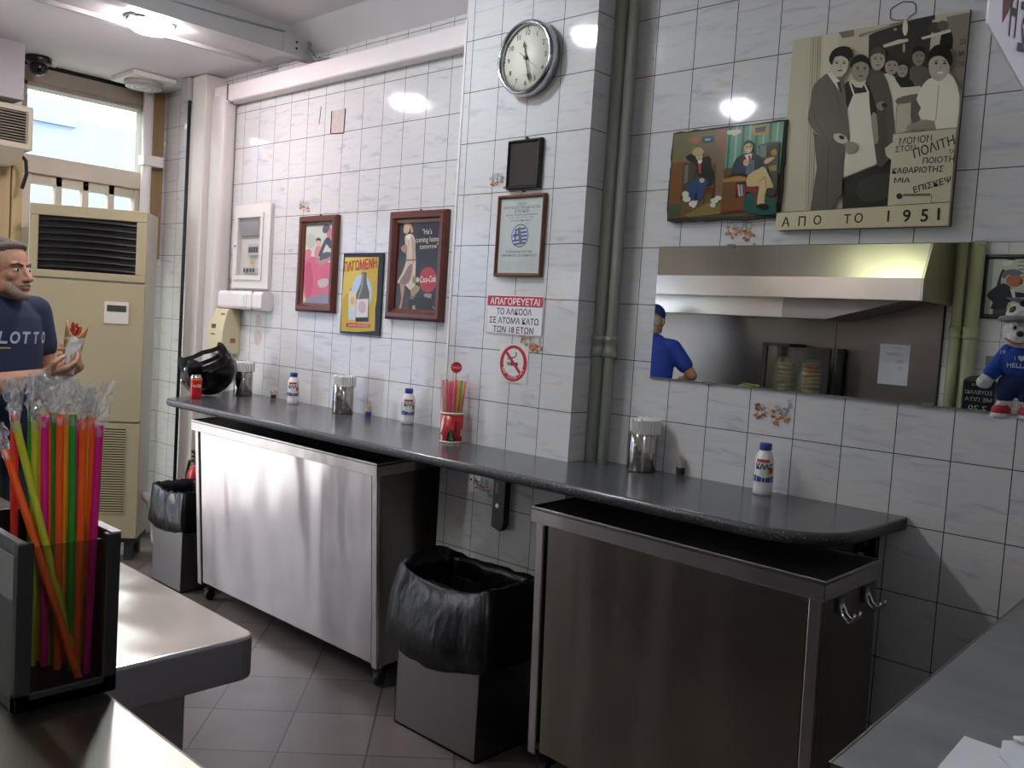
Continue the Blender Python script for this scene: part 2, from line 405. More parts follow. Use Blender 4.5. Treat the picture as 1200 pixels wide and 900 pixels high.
M_white = mat('white_plastic', '#dcdad4', .4)
M_chrome = mat('chrome', '#c9c9c9', .12, metal=1)
M_ivory = mat('ivory_paint', '#9f9576', .45, var=.03, vscale=(2, 2, 2))
M_frame = mat('door_frame_paint', '#bfb5a4', .5, var=.06, vscale=(6, 6, 2))
M_brownpost = mat('brown_wood_post', '#8a6f4c', .6, var=.15, vscale=(20, 20, 2))
M_glass = thin_clear('window_glass', '#f2f6f4', .02)
T_right = tile_mat('tiles_right_stretch', 'X', 0.0); T_pil = tile_mat('tiles_pilaster', 'X', -.7337); T_left = tile_mat('tiles_left_stretch', 'X', -2.729)
T_side = tile_mat('tiles_side', 'Y', -.1572)
M_crack = mat('decor_ink_grey', '#8a8f92', .3); M_o1 = mat('decor_ink_orange', '#b9764f', .25); M_o2 = mat('decor_ink_brown', '#8e5b40', .25); M_o3 = mat('decor_ink_olive', '#7f8467', .3)
M_patch = mat('bare_plaster_patch', '#b9aba6', .8, var=.1, vscale=(40, 40, 40))

struct(MB().prism([(XE-.05, YF, 0), (XW, YF, 0), (XW, .07, 0), (XE-.05, .07, 0)], (0, 0, -.1)).build('floor', floor_mat()))
mb = MB()
mb.box(XE, -2.1, YF, .07, ZC, ZC+.1)
mb.box(-2.1, XW, YF, .07, 2.83, 2.93)
mb.prism([(-2.1, .055, 2.732), (-2.1, -.10, 2.83), (-2.1, .055, 2.83)], (PX0+2.1, 0, 0))        # cove along the wall head
struct(mb.build('ceiling', M_ceil))

# long tiled wall: left stretch, pilaster, right stretch in one continuous mesh
wb = MB()
outline = [(XE, YL), (PX0, YL), (PX0, YP), (PX1, YP), (PX1, 0), (XW, 0)]
segmat = [2, 3, 1, 3, 0]
for (a, b), mi in zip(zip(outline, outline[1:]), segmat):
    wb.f([wb.v((a[0], a[1], 0)), wb.v((b[0], b[1], 0)), wb.v((b[0], b[1], 2.9)), wb.v((a[0], a[1], 2.9))], mi)
bk = [wb.v((XE, .25, z)) for z in (0, 2.9)] + [wb.v((XW, .25, z)) for z in (2.9, 0)]
wb.f(bk, 0)
def decor(cx, cz, y, seed, s=.06, shells=True):
    """printed motif of some tiles: prawns and shells lying in weed"""
    rg = random.Random(seed); k = 0
    def put(pts, mi):
        nonlocal k
        k += 1; wb.f([wb.v((cx+a, y-.0006-.00005*k, cz+b)) for a, b in pts], mi)
    for i in range(7):
        a = rg.uniform(-1, 1)*s*.8; h = rg.uniform(.5, 1.3)*s*.8; w = .0022
        x1 = a+rg.uniform(-.4, .4)*s
        put([(a-w, .0), (a+w, .0), (x1+w*.4, h), (x1-w*.4, h)], 6 if i % 2 else 4)
        for q in range(3): zz = h*(.4+.22*q); w2 = .3*s*rg.uniform(.5, 1); xx = a+(x1-a)*zz/h; sg = 1 if q % 2 else -1; put([(xx, zz), (xx+sg*w2*.6, zz+.10*s), (xx+sg*w2, zz+.05*s), (xx+sg*w2*.5, zz+.02*s)], 4)
    for i in range(30):
        x = rg.uniform(-1, 1)*s; z = (rg.uniform(-.35, .25)-.25*(x/s))*s; r_ = s*rg.uniform(.07, .2); ro = rg.uniform(-.6, .6)
        put(_cr([(x+r_*(math.cos(t)*math.cos(ro)-.5*math.sin(t)*math.sin(ro))*rg.uniform(.7, 1.2), z+r_*(math.cos(t)*math.sin(ro)+.5*math.sin(t)*math.cos(ro))*rg.uniform(.7, 1.1)) for t in [j*math.pi/3 for j in range(6)]], 2), (5, 7, 7, 10)[rg.randrange(4)])
for i, (cx, cz, y, s) in enumerate([(.372, 1.785, 0, .055), (.53, 1.23, 0, .062), (-.345, 1.395, YP, .062), (-.555, 1.975, YP, .04), (-.53, .84, YP, .05), (-2.12, 1.975, YL, .045), (-2.80, 1.60, YL, .03)]):
    decor(cx, cz, y, i+3, s)
wb.f([wb.v((x, YL-.0006, z)) for x, z in ((-1.925, 2.437), (-1.815, 2.437), (-1.819, 2.321), (-1.923, 2.327))], 8)   # patch of bare plaster where a fitting was
for a, b in (((-1.925, 2.437), (-1.925, 2.330)), ((-1.815, 2.437), (-1.819, 2.321)), ((-1.923, 2.327), (-1.819, 2.321))):
    wb.cyl((a[0], YL-.001, a[1]), (b[0], YL-.001, b[1]), .0025, seg=5, mi=9)
wb.f([wb.v((-2.02+x, YL-.0006, z)) for x, z in ((0, 2.47), (.006, 2.47), (-.004, 2.385), (-.01, 2.385))], 9)
for q in ((-2.50, 1.395, .032), (-2.50, 1.30, .042)):
    wb.f([wb.v((q[0]+a, YL-.0006, q[1]+b)) for a, b in ell(0, 0, q[2]*.9, q[2], 0, 18)], 8)
for i, (a, b) in enumerate(((-.60, .93), (-.6, .86), (-.245, .895), (-.215, .89), (-.25, .80))):
    wb.f([wb.v((a+x, YP-.0007, b+z)) for x, z in ell(0, 0, .005, .005, 0, 8)], 9)
rg = random.Random(5); outl = [(.814+ (.036+rg.uniform(-.004, .004))*math.cos(t), 2.388+(.026+rg.uniform(-.004, .004))*math.sin(t)) for t in [k*math.pi/8 for k in range(16)]]
wb.tube([(a, -.0008, b) for a, b in outl]+[(outl[0][0], -.0008, outl[0][1])], .0012, 4, 9)
o = wb.build('wall_back', [T_right, T_pil, T_left, T_side, M_crack, M_o2, M_o3, M_o1, M_patch, M_dark, mat('decor_ink_cream', '#c7b59e', .3)], flip=False)
struct(o)
# far end wall (street side): tiled strip by the corner, solid wall further along; openings for door, transom and entrance
mb = MB()
mb.box(XE-.2, XE, -.035, YL+.2, 0, ZC, 0)
mb.box(XE-.2, XE, -.95, -.765, 0, ZC, 1)
mb.box(XE-.2, XE, -.765, -.035, 2.632, ZC, 2)
mb.box(XE, XE+.004, -.765, -.035, ZC-.022, ZC-.001, 3)
mb.box(XE-.2, XE, -3.5, -.95, 2.3, ZC, 1)
mb.box(XE-.2, XE, YF-.1, -3.5, 0, ZC, 1)
struct(mb.build('wall_left', [T_side, M_plaster, mat('transom_frame_paint', '#8f8578', .6, var=.08, vscale=(9, 9, 9)), M_dark]))
struct(MB().box(XE-.2, XW+.2, YF-.15, YF, 0, 2.93).build('wall_front', tile_mat('tiles_kitchen', 'X', .04)))
struct(MB().box(XW, XW+.15, YF, .2, 0, 2.93).build('wall_right', M_plaster))

# glazed street door with four narrow panes, transom window above
d = MB(); y0, y1 = -.765, -.035
d.box(XE-.12, XE-.04, y0, y0+.07, 0, 2.22); d.box(XE-.12, XE-.04, y1-.07, y1, 0, 2.22); d.box(XE-.14, XE-.02, y0, y1, 2.135, 2.235)
ys = [-.69, -.54, -.39, -.24, -.105]
for k in range(1, 4): d.box(XE-.10, XE-.05, ys[k]-.018, ys[k]+.018, .22, 2.135)
d.box(XE-.10, XE-.05, y0+.07, y1-.07, 2.08, 2.135); d.box(XE-.10, XE-.05, y0+.07, y1-.07, 0, .22)
for k in range(1, 4): d.cyl((XE-.05, ys[k], 2.115), (XE-.045, ys[k], 2.115), .007, mi=1, seg=8)
o = struct(d.build('door_1', [M_frame, M_dark], bevel=.003))
MB().box(XE-.078, XE-.072, y0+.07, y1-.07, .22, 2.08).build('pane', M_glass, o)
w = MB()
w.box(XE-.14, XE-.02, y0, y0+.035, 2.235, 2.66); w.box(XE-.14, XE-.02, y1-.035, y1, 2.235, 2.66); w.box(XE-.14, XE-.02, y0, y1, 2.61, 2.69)
o = struct(w.build('window_1', mat('transom_frame_paint', '#8f8578', .6, var=.08, vscale=(9, 9, 9)), bevel=.003))
MB().box(XE-.082, XE-.076, y0+.03, y1-.03, 2.235, 2.62).build('pane', M_glass, o)
# beige boards folded back beside the entrance, brown post and white pipe beside the door
b = MB()
for k in range(3): b.box(XE, XE+.05, -.945+.062*k, -.888+.062*k, 0, 2.2, 0)
struct(b.build('trim_1', mat('beige_boards', '#b09a6e', .55, var=.1, vscale=(30, 30, 2)), bevel=.006))
struct(MB().box(XE, XE+.03, -.055, .035, 1.72, 2.72).build('trim_2', M_brownpost, bevel=.004))
p = MB(); p.cyl((XE+.06, -.085, 1.6), (XE+.06, -.085, 2.73), .030); p.box(XE+.03, XE+.1, -.12, .0, 2.27, 2.33)
struct(p.build('trim_3', M_trunk))
# boxed column and fat pipe against the left stretch
c = MB(); c.box(-3.10, -2.95, YL-.12, YL, .0, 2.73); struct(c.build('trim_4', mat('putty_boxing', '#cbc6be', .5, var=.04, vscale=(4, 4, 2)), bevel=.006))
c = MB(); c.rbox(-2.935, -2.80, YL-.10, YL, .99, 2.60, .035); struct(c.build('trim_5', mat('pale_trunk_paint', '#c2bdb8', .45)))
c = MB(); c.cyl((-3.112, YL-.128, .0), (-3.112, YL-.128, 2.60), .010, seg=8); struct(c.build('trim_6', M_blackm))
c = MB(); c.box(-3.20, -3.105, YL-.14, YL, 2.60, 2.73); struct(c.build('trim_7', mat('grey_junction_box', '#9a9896', .5), bevel=.006))
# long white horizontal trunking along the left stretch, white corner strip, green-grey pipes right of the pilaster
t = MB(); t.rbox(-2.935, PX0, YL-.075, YL, 2.568, 2.662, .012, axis='x'); t.tube([(-2.79, YL-.078, 2.665), (-2.79, YL-.078, 2.58), (-2.765, YL-.06, 2.565)], .005, 6, 1)
t.box(-2.94, PX0, YL-.014, YL, 2.664, 2.676, 1)
struct(t.build('trim_8', [M_trunk, mat('dirty_joint', '#6d645f', .8)]))
struct(MB().box(PX0-.004, PX0+.006, YP-.003, YP+.02, .9975, 2.60).build('trim_9', M_trunk))
pp = MB()
for x, r_ in ((-.118, .024), (-.068, .018)):
    pp.cyl((x, -.05, 0), (x, -.05, 2.9), r_, seg=20)
    pp.lathe([(r_, 0), (r_+.006, .004), (r_+.006, .024), (r_+.003, .03), (r_+.003, .05), (r_+.007, .055), (r_+.007, .07), (r_, .075)], (x, -.05, 1.365), seg=20)
struct(pp.build('trim_10', M_pipe))
pm = MB(); pm.cyl((-.088, -.012, 0), (-.088, -.012, 2.9), .012, seg=8); struct(pm.build('trim_11', M_blackm))
# ceiling beam with its bolted end plate and cable
bm_ = MB()
bm_.box(-2.15, -2.088, YF, YL, 2.705, 2.83); bm_.box(-2.155, -2.080, YF, YL, 2.696, 2.705); bm_.box(-2.41, -2.15, YF, -.06, 2.716, ZC); bm_.box(-2.42, -2.395, YF, -.06, 2.698, ZC)
bm_.box(-2.09, -2.082, -.13, -.02, 2.70, 2.80)
for q in ((-.06, 2.73), (-.06, 2.76)): bm_.cyl((-2.085, q[0], q[1]), (-2.080, q[0], q[1]), .006, seg=8, mi=1)
struct(bm_.build('trim_12', [M_beam, M_dark]))
cb = MB(); cb.tube([(-2.11, -1.9, 2.80), (-2.10, -1.2, 2.79), (-2.095, -.8, 2.765), (-2.09, -.5, 2.775), (-2.085, -.18, 2.79), (-2.09, -.07, 2.80)], .006, 8)
cb.tube([(-2.06, .0, 2.80), (-2.055, -.01, 2.73), (-2.03, .02, 2.69), (-1.9, .04, 2.675)], .009, 8)
struct(cb.build('trim_13', mat('grey_cable', '#77787a', .5)))
# bulkhead over the entrance
g = MB(); g.box(XE, -3.3, -2.9, -.875, 2.445, ZC); struct(g.build('trim_14', mat('bulkhead_grey', '#a5a2a3', .7), bevel=.004))
# the street outside
M_fac = mat('street_facade_paint', '#667189', .9, var=.04, vscale=(.6, .6, .6))
f = MB(); f.box(-12, -9, -14, 9, 0, 3.46); f.box(-12, -8.94, -14, 1.55, 3.36, 3.62)
for k in range(5): f.box(-9.02, -8.97, -11+3.6*k, -9.6+3.6*k, .0, 2.4, 1)
f.cyl((-9.3, 1.75, 3.46), (-9.3, 1.75, 3.62), .012, seg=6, mi=1); f.cyl((-9.3, 2.0, 3.46), (-9.3, 2.0, 3.62), .012, seg=6, mi=1); f.cyl((-9.3, 1.75, 3.62), (-9.3, 2.0, 3.62), .012, seg=6, mi=1); f.cyl((-9.3, 1.75, 3.53), (-9.3, 2.0, 3.53), .012, seg=6, mi=1)
o = f.build('building', [M_fac, mat('shutter_grey', '#8d949c', .6)])
tag(o, 'pale blue-grey building across the street behind the transom window', 'building')
struct(MB().box(-12, XE-.06, -14, 9, -.2, -.02).build('trim_15', mat('street_paving', '#8c8a86', .9)))
# ------------------------------------------------------------------ wall counter
ZT = .9975
M_lam = speckle_mat('speckled_laminate', '#48494b', '#66676a', 420, .60, .2)
M_edge = speckle_mat('speckled_edge', '#2c2d2f', '#b9babb', 330, .66, .4)
M_band = steel('edge_band_metal', '#c9c8c6', .3)
ctr = thing('wall_counter', 'long narrow dark grey speckled counter fixed along the tiled wall', 'counter', (-.7, -.25, .9))
def rnd(cx, cy, r, a0, a1, n=8): return [(cx+r*math.cos(R(a0+(a1-a0)*k/n)), cy+r*math.sin(R(a0+(a1-a0)*k/n))) for k in range(n+1)]
yf = -.515
ol = rnd(.954-.20, yf+.20, .20, -90, 0) + [(.954, -.002), (PX1+.002, -.002), (PX1+.002, YP-.002), (PX0-.002, YP-.002), (PX0-.002, YL-.002), (-2.72, YL-.002)] + rnd(-2.30, yf+.10, .115, 180, 270)
def worktop(mb, z0, z1, inset, mi_top, mi_side):
    """slab with a softly rounded nosing"""
    n = len(ol); cx, cy = -.7, -.2; rg = []
    for k, (dz, ins) in enumerate(((0, .012), (.006, .003), (.012, 0), (z1-z0-.012, 0), (z1-z0-.005, .003), (z1-z0, .010))):
        r_ = []
        for i, (x, y) in enumerate(ol):
            q = Vector((x, y)); a = Vector(ol[i-1]); b = Vector(ol[(i+1) % n]); t = (b-a).normalized(); nn = Vector((t.y, -t.x))
            w = ins if y < -.16 else 0
            r_.append((x-nn.x*w, y-nn.y*w, z0+dz))
        rg.append(r_)
    vs = [[mb.v(p) for p in r_] for r_ in rg]
    for j, (a, b) in enumerate(zip(vs, vs[1:])):
        for i in range(n): mb.f([a[i], a[(i+1) % n], b[(i+1) % n], b[i]], mi_side if j < 4 else mi_top, True)
    mb.f(vs[0][::-1], mi_side); mb.f(vs[-1], mi_top)
m = MB(); worktop(m, ZT-.034, ZT, 0, 0, 1); m.build('worktop', [M_lam, M_edge], ctr)
m = MB(); m.prism([(-2.36, yf-.0015, ZT-.026), (-1.55, yf-.0015, ZT-.026), (-1.55, yf-.0015, ZT-.010), (-2.36, yf-.0015, ZT-.010)], (0, .002, 0)); m.build('edge_band', M_band, ctr)['label'] = 'bright metal edge band'
def bracket(x, y, zb, d=.20):
    m = MB(); z1 = ZT-.034
    m.prism([(x-.03, y-.03, z1), (x+.03, y-.03, z1), (x+.03, y-.03, zb+.025), (x+.012, y-.03, zb), (x-.03, y-.03, zb+.012)], (0, .03, 0))
    m.prism([(x-.028, y-.02, z1-.03), (x-.028, y-d, z1-.015), (x-.028, y-d, z1), (x-.028, y-.02, z1)], (.056, 0, 0))
    for z in (z1-.06, z1-.17): m.cyl((x-.005, y-.032, z), (x-.005, y-.029, z), .010, seg=10, mi=1)
    m.box(x-.018, x-.002, y-.0315, y-.029, z1-.125, z1-.085, 2)
    return m.build('bracket', [M_black, M_chrome, mat('tile_glimpse', '#a99e98', .5)], ctr, bevel=.002)
bracket(-.422, YP, .70); bracket(.855, 0, .62); bracket(-2.0, YL, .70)
m = MB(); m.tube([(-.60+.02*math.cos(R(a))*3, YP-.02+.0*a, ZT-.034+.02*math.sin(R(a))) for a in range(180, 361, 30)], .006, 6); m.build('bracket', M_black, ctr)

# ------------------------------------------------------------------ stainless cabinets under the counter
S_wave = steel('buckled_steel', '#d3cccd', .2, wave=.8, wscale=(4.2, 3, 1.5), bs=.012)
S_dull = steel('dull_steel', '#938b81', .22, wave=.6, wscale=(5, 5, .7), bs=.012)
S_rim = steel('rim_steel', '#c4bebb', .26, wave=.15, wscale=(8, 8, 8))
S_dark = steel('side_steel', '#8b8680', .3, wave=.15, wscale=(4, 4, 1))
S_top = steel('cabinet_top_steel', '#8f8b86', .42)
def cabinet(label, x0, x1, yfr, yb, z0, z1, tilt, yaw, front, hooks=False):
    cx = (x0+x1)/2
    t = thing('steel_cabinet', label, 'cabinet', (cx, yb, 0), 'stainless cabinets under the wall counter')
    T = Matrix.Translation((cx, yfr, z1)) @ Matrix.Rotation(yaw, 4, 'Z') @ Matrix.Rotation(tilt, 4, 'X') @ Matrix.Translation((-cx, -yfr, -z1))
    def mk():
        m = MB(); m.M = T; return m
    rim = .052; pw = .034
    m = mk(); m.box(x0+.006, x0+.022, yfr+.03, yb, z0, z1-rim); m.box(x1-.022, x1-.006, yfr+.03, yb, z0, z1-rim); m.box(x0+.02, x1-.02, yb-.012, yb-.001, z0, z1-rim)
    m.box(x0+.02, x1-.02, yfr+.03, yb-.01, z0, z0+.02); m.build('carcass', S_dark, t)
    for a in (x0+.012, x1-.012-pw):
        m = mk(); m.box(a, a+pw, yfr+.012, yfr+.045, z0-.012, z1-rim+.004); m.build('corner_post', S_rim, t, bevel=.004)
    m = mk(); m.box(x0+.012+pw+.016, x1-.012-pw-.002, yfr+.014, yfr+.028, z0+.004, z1-rim-.002); m.build('front_panel', front, t, bevel=.003)
    m = mk(); m.box(x0+.04, x1-.04, yfr+.034, yfr+.04, z0, z1-rim); m.build('shadow_gap', M_dark, t)
    m = mk(); m.box(x0, x1, yfr, yb, z1-.012, z1-.006)
    m.build('top', S_top, t)
    m = mk()
    m.box(x0, x1, yfr, yfr+.004, z1-rim, z1); m.box(x0, x0+.004, yfr, yb, z1-rim, z1); m.box(x1-.004, x1, yfr, yb, z1-rim, z1); m.box(x0, x1, yb-.004, yb, z1-rim, z1)
    m.build('rim', S_rim, t, bevel=.0015)
    for a in (x0+.05, x1-.05):
        for b in (yfr+.07, yb-.06):
            p = T @ Vector((a, b, z0))
            m = MB(); m.cyl((p.x, p.y, p.z+.006), (p.x, p.y, .05), .012, seg=10); m.lathe([(.012, -.012), (.024, -.011), (.026, 0), (.024, .011), (.012, .012)], (p.x, p.y-.012, .026), (1, 0, 0), 14)
            m.prism([(p.x-.02, p.y-.03, .045), (p.x+.02, p.y-.03, .045), (p.x+.02, p.y+.02, .052), (p.x-.02, p.y+.02, .052)], (0, 0, .012)); m.build('caster', M_blackm, t)
    if hooks:
        for yy in (yfr+.09, yfr+.235):
            m = mk(); m.box(x1-.001, x1+.004, yy-.012, yy+.012, z1-.10, z1-.06)
            for s_ in (-1, 1): m.tube([(x1+.002, yy+.009*s_, z1-.075), (x1+.012, yy+.012*s_, z1-.10), (x1+.03, yy+.014*s_, z1-.112), (x1+.042, yy+.015*s_, z1-.10), (x1+.044, yy+.015*s_, z1-.085)], .004, 8)
            m.build('hook', M_chrome, t)
    return t
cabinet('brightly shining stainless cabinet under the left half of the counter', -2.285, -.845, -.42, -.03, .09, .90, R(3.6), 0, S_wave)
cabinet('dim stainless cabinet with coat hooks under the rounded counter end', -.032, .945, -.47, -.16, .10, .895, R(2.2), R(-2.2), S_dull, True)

# ------------------------------------------------------------------ bins with black liners
M_bag = mat('black_bin_liner', '#050506', .34, bump=.9, bscale=(13, 13, 8), spec=.5)
S_bin = steel('bin_steel', '#8a8684', .34, wave=.1)
def bin_(label, x0, x1, y0, y1, h, drop, flare, seed, loc, dips):
    t = thing('waste_bin', label, 'bin', loc, 'steel bins with black liners')
    m = MB(); th = .006
    hb = h-.075; m.box(x0, x1, y0, y0+th, 0, hb); m.box(x0, x1, y1-th, y1, 0, hb); m.box(x0, x0+th, y0, y1, 0, hb); m.box(x1-th, x1, y0, y1, 0, hb); m.box(x0, x1, y0, y1, .0, .01)
    m.build('bin_body', S_bin, t, bevel=.0015)
    rg = random.Random(seed); n = 12; per = []
    for (ax, ay), (bx, by) in (((x0, y0), (x1, y0)), ((x1, y0), (x1, y1)), ((x1, y1), (x0, y1)), ((x0, y1), (x0, y0))):
        for k in range(n): per.append((ax+(bx-ax)*k/n, ay+(by-ay)*k/n))
    cx, cy = (x0+x1)/2, (y0+y1)/2; N = len(per)
    def ring(out, z, jit, zj=0):
        r_ = []
        for i, (x, y) in enumerate(per):
            dx, dy = x-cx, y-cy; l = math.hypot(dx, dy); j = out+rg.uniform(-1, 1)*jit
            r_.append((x+dx/l*j, y+dy/l*j, z+rg.uniform(-1, 1)*zj+(dips(i/N) if zj else 0)))
        return r_
    rgs = [ring(-.02, h-.33, .012), ring(-.012, h-.14, .012), ring(-.008, h-.02, .006), ring(.0, h+.012, .004, .005), ring(.012, h+.006, .004, .003), ring(.012+flare*.5, h-drop*.4, .010), ring(.010+flare*.9, h-drop*.75, .009), ring(.012+flare, h-drop, .006, .005)]
    m = MB(); m.rings(rgs, 0, True, False); m.f([m.v(p) for p in rgs[0]], 0)
    m.build('liner', M_bag, t, flip=True, solid=.0012)
    return t
bin_('large steel bin with black liner between the two stainless cabinets', -.60, -.185, -.475, -.215, .575, .245, .045, 4, (-.39, -.35, 0), lambda s: -.05*math.sin(s*4*math.pi) if s < .25 else (.04*math.sin((s-.75)*4*math.pi) if s > .75 else 0))
bin_('narrow steel bin with black liner left of the bright cabinet', -2.72, -2.40, -.38, -.15, .505, .19, .018, 9, (-2.56, -.25, 0), lambda s: -.02*math.sin(s*4*math.pi) if s < .25 else 0)

# red fire extinguisher behind the narrow bin
t = thing('fire_extinguisher', 'small red fire extinguisher on the floor behind the narrow bin', 'fire extinguisher', (-2.86, -.07, 0))
m = MB(); m.lathe([(.05, 0), (.055, .01), (.055, .5), (.05, .53), (.03, .555), (.018, .565)], (-2.86, -.07, 0)); m.build('cylinder', mat('extinguisher_red', '#a81c1c', .3), t)
m = MB(); m.cyl((-2.86, -.07, .56), (-2.86, -.07, .60), .016); m.box(-2.91, -2.84, -.08, -.06, .60, .612); m.prism([(-2.915, -.08, .625), (-2.84, -.08, .612), (-2.84, -.08, .622), (-2.915, -.08, .64)], (0, .02, 0)); m.build('valve', M_black, t)
m = MB(); m.tube([(-2.88, -.078, .585), (-2.915, -.088, .58), (-2.93, -.096, .50), (-2.925, -.096, .35), (-2.915, -.086, .25)], .009, 8); m.build('hose', M_black, t)

# ------------------------------------------------------------------ service counters in front
S_ctr = steel('counter_steel', '#b7b3ab', .2, wave=.22, wscale=(6, 6, 6), brush=(6, 300, 6))
S_face = steel('counter_face_steel', '#a3a1a4', .5, wave=.1)
t = thing('steel_service_counter', 'lower steel service counter with a rounded corner beyond the straw holder', 'counter', (-.1, -2.1, 0))
m = MB(); x1, yb_ = .492, -1.735; zt = .90
pl = rnd(x1-.03, yb_-.03, .03, 0, 90, 5)+[(-1.6, yb_+.03), (-1.6, -2.215), (x1, -2.215)]
m.prism([(x, y, zt-.075) for x, y in pl], (0, 0, .075), 0, mi_side=1); m.build('worktop', [S_ctr, S_face], t, bevel=.006, seg=3)
m = MB(); m.box(-1.55, x1-.075, -2.215, yb_-.09, .0, zt-.074); m.build('base', S_face, t, bevel=.003)
t = thing('steel_cash_counter', 'higher steel counter carrying the black straw holder, nearest the camera', 'counter', (.6, -2.6, 0))
m = MB(); m.box(-1.6, 1.33, -2.95, -2.219, 1.055, 1.10); m.build('worktop', steel('near_counter_steel', '#9c9a8e', .3, wave=.18, wscale=(7, 7, 7), brush=(6, 260, 6)), t, bevel=.006, seg=3)
m = MB(); m.box(-1.55, 1.29, -2.9, -2.26, 0, 1.056); m.build('base', S_face, t)
t = thing('laminate_counter', 'slate grey laminate counter by the right edge with white papers', 'counter', (2.0, -.75, 0))
M_slate = mat('slate_laminate', '#6d6e70', .45, var=.22, vscale=(4, 9, 4))
m = MB(); m.prism([(1.395, -1.505, .915), (2.68, -1.505, .915), (2.68, -.004, .915), (1.335, -.004, .915)], (0, 0, .035)); m.build('worktop', M_slate, t, bevel=.003)
m = MB(); m.prism([(1.3935, -1.5065, .915), (2.6, -1.5065, .915), (2.6, -1.5035, .915), (1.4065, -1.5035, .915)], (0, 0, .036)); m.prism([(1.3335, -.004, .915), (1.3935, -1.5065, .915), (1.3965, -1.5065, .915), (1.3365, -.004, .915)], (0, 0, .0355)); m.build('edge_strip', steel('pale_edge', '#8f8e8a', .4), t)
m = MB(); m.box(1.50, 2.6, -1.42, -.02, 0, .916); m.build('base', mat('counter_base_dark', '#2a2927', .5), t)
# papers and pen
t = thing('paper_sheets', 'white paper sheets lying on the slate grey counter', 'paper', (1.60, -1.32, .95))
M_paper = mat('paper_white', '#c9ccce', .7)
m = MB(); m.prism([(1.484, -1.288, .9505), (1.5345, -1.291, .9505), (1.70, -1.302, .9505), (1.70, -1.495, .9505), (1.495, -1.495, .9505)], (0, 0, .0012)); m.build('lower_sheet', M_paper, t)
m = MB(); m.prism([(1.5245, -1.268, .9535), (1.5395, -1.262, .957), (1.62, -1.258, .960), (1.68, -1.34, .955), (1.60, -1.40, .9525), (1.535, -1.32, .9525)], (0, 0, .001)); m.build('folded_sheet', M_paper, t)
t = thing('pen', 'dark blue pen lying on the white papers', 'pen', (1.66, -1.10, .97))
m = MB(); m.tube([(1.550, -1.272, .9655), (1.66, -1.245, .967)], .0055, 10); m.build('barrel', mat('pen_blue', '#27305a', .3), t)
m = MB(); m.tube([(1.538, -1.275, .9652), (1.550, -1.272, .9655)], [.002, .005], 10); m.build('tip', M_white, t)
# ------------------------------------------------------------------ things standing on the wall counter
S_cyl = steel('dispenser_steel', '#b3aea8', .14, wave=.05, wscale=(20, 20, 6))
M_nap = mat('napkin_paper', '#d7d5d2', .85, bump=.25, bscale=(160, 160, 10))
def napkins(label, x, y, square=False):
    t = thing('napkin_holder', label, 'napkin holder', (0, 0, 0), 'steel napkin holders on the wall counter')
    m = MB(); m.lathe([(.046, 0), (.048, .003), (.048, .132), (.046, .134), (.0445, .134), (.0445, .012), (.0, .010)], (0, 0, 0), seg=36); m.build('canister', S_cyl, t)
    m = MB(); m.cyl((0, 0, 0), (0, 0, .004), .0485, seg=36); m.build('base_ring', M_black, t)
    m = MB(); rg = random.Random(len(label))
    for k in range(11):                                   # stacked napkins fanned upright, corners folded over the rim
        a = -.046+.0092*k; hw = math.sqrt(max(.0002, .048**2-a*a))+.003; z = .178+rg.uniform(-.003, .003)
        m.prism([(a, -hw, .126), (a, hw, .126), (a, hw*.98, z-.004), (a, hw*.5, z), (a, -hw*.6, z), (a, -hw*1.02, z-.006)], (.0080, .0, 0))
    m.build('napkins', M_nap, t, bevel=.0012)
    t.location = (x, y, ZT); t.rotation_euler = (0, 0, R(40)); return t
napkins('napkin holder beside the motorcycle helmet', -2.445, -.052)
napkins('napkin holder in front of the tiles below the yellow tin sign', -1.595, -.035)
napkins('napkin holder beside the grey-green pipes', .107, -.065)
# salt bottles
def salt(label, x, y, rz, word):
    t = thing('salt_bottle', label, 'salt bottle', (0, 0, 0), 'white salt bottles with blue caps')
    m = MB(); m.lathe([(.025, 0), (.028, .003), (.0285, .022), (.027, .028), (.0285, .034), (.0285, .098), (.027, .112), (.021, .126), (.0165, .131), (.0165, .136)], seg=32); m.build('bottle', mat('salt_white', '#dcdad6', .35), t)
    m = MB(); m.lathe([(.0178, .134), (.0182, .136), (.0182, .152), (.0172, .1545), (.0, .155)], seg=28); m.build('bottle_cap', mat('cap_blue', '#24377e', .4), t)
    m = MB()
    def patch(a0, a1, z0, z1, mi, r=.0288, n=10, wav=0):
        a = [m.v((r*math.cos(R(a0+(a1-a0)*k/n)), r*math.sin(R(a0+(a1-a0)*k/n)), z0)) for k in range(n+1)]; b = [m.v((r*math.cos(R(a0+(a1-a0)*k/n)), r*math.sin(R(a0+(a1-a0)*k/n)), z1+wav*math.sin(k*.9))) for k in range(n+1)]
        for k in range(n): m.f([a[k], a[k+1], b[k+1], b[k]], mi)
    patch(-95, 95, .040, .056, 0, wav=.003); patch(-50, 30, .098, .108, 1, .0284); patch(20, 55, .060, .080, 3, .02885); patch(30, 58, .066, .082, 1, .02895); patch(-110, -80, .045, .095, 0)
    for k, ch in enumerate(word):
        a = R(-38+26*k); n_ = Vector((math.cos(a), math.sin(a), 0)); m.text(ch, n_*.0291+Vector((0, 0, .079)), (-math.sin(a), math.cos(a), 0), ZU, .016, 2, bold=.03)
    m.build('printed_band', [mat('label_blue', '#2b3f86', .4), mat('label_red', '#b93a3a', .4), mat('label_ink', '#1f2450', .4), mat('label_yellow', '#d8b54a', .4)], t, flip=False)
    t.location = (x, y, ZT); t.rotation_euler = (0, 0, rz); return t
salt('small white salt bottle below the framed pink poster', -2.013, -.03, R(-30), 'ΚΛΑΣ')
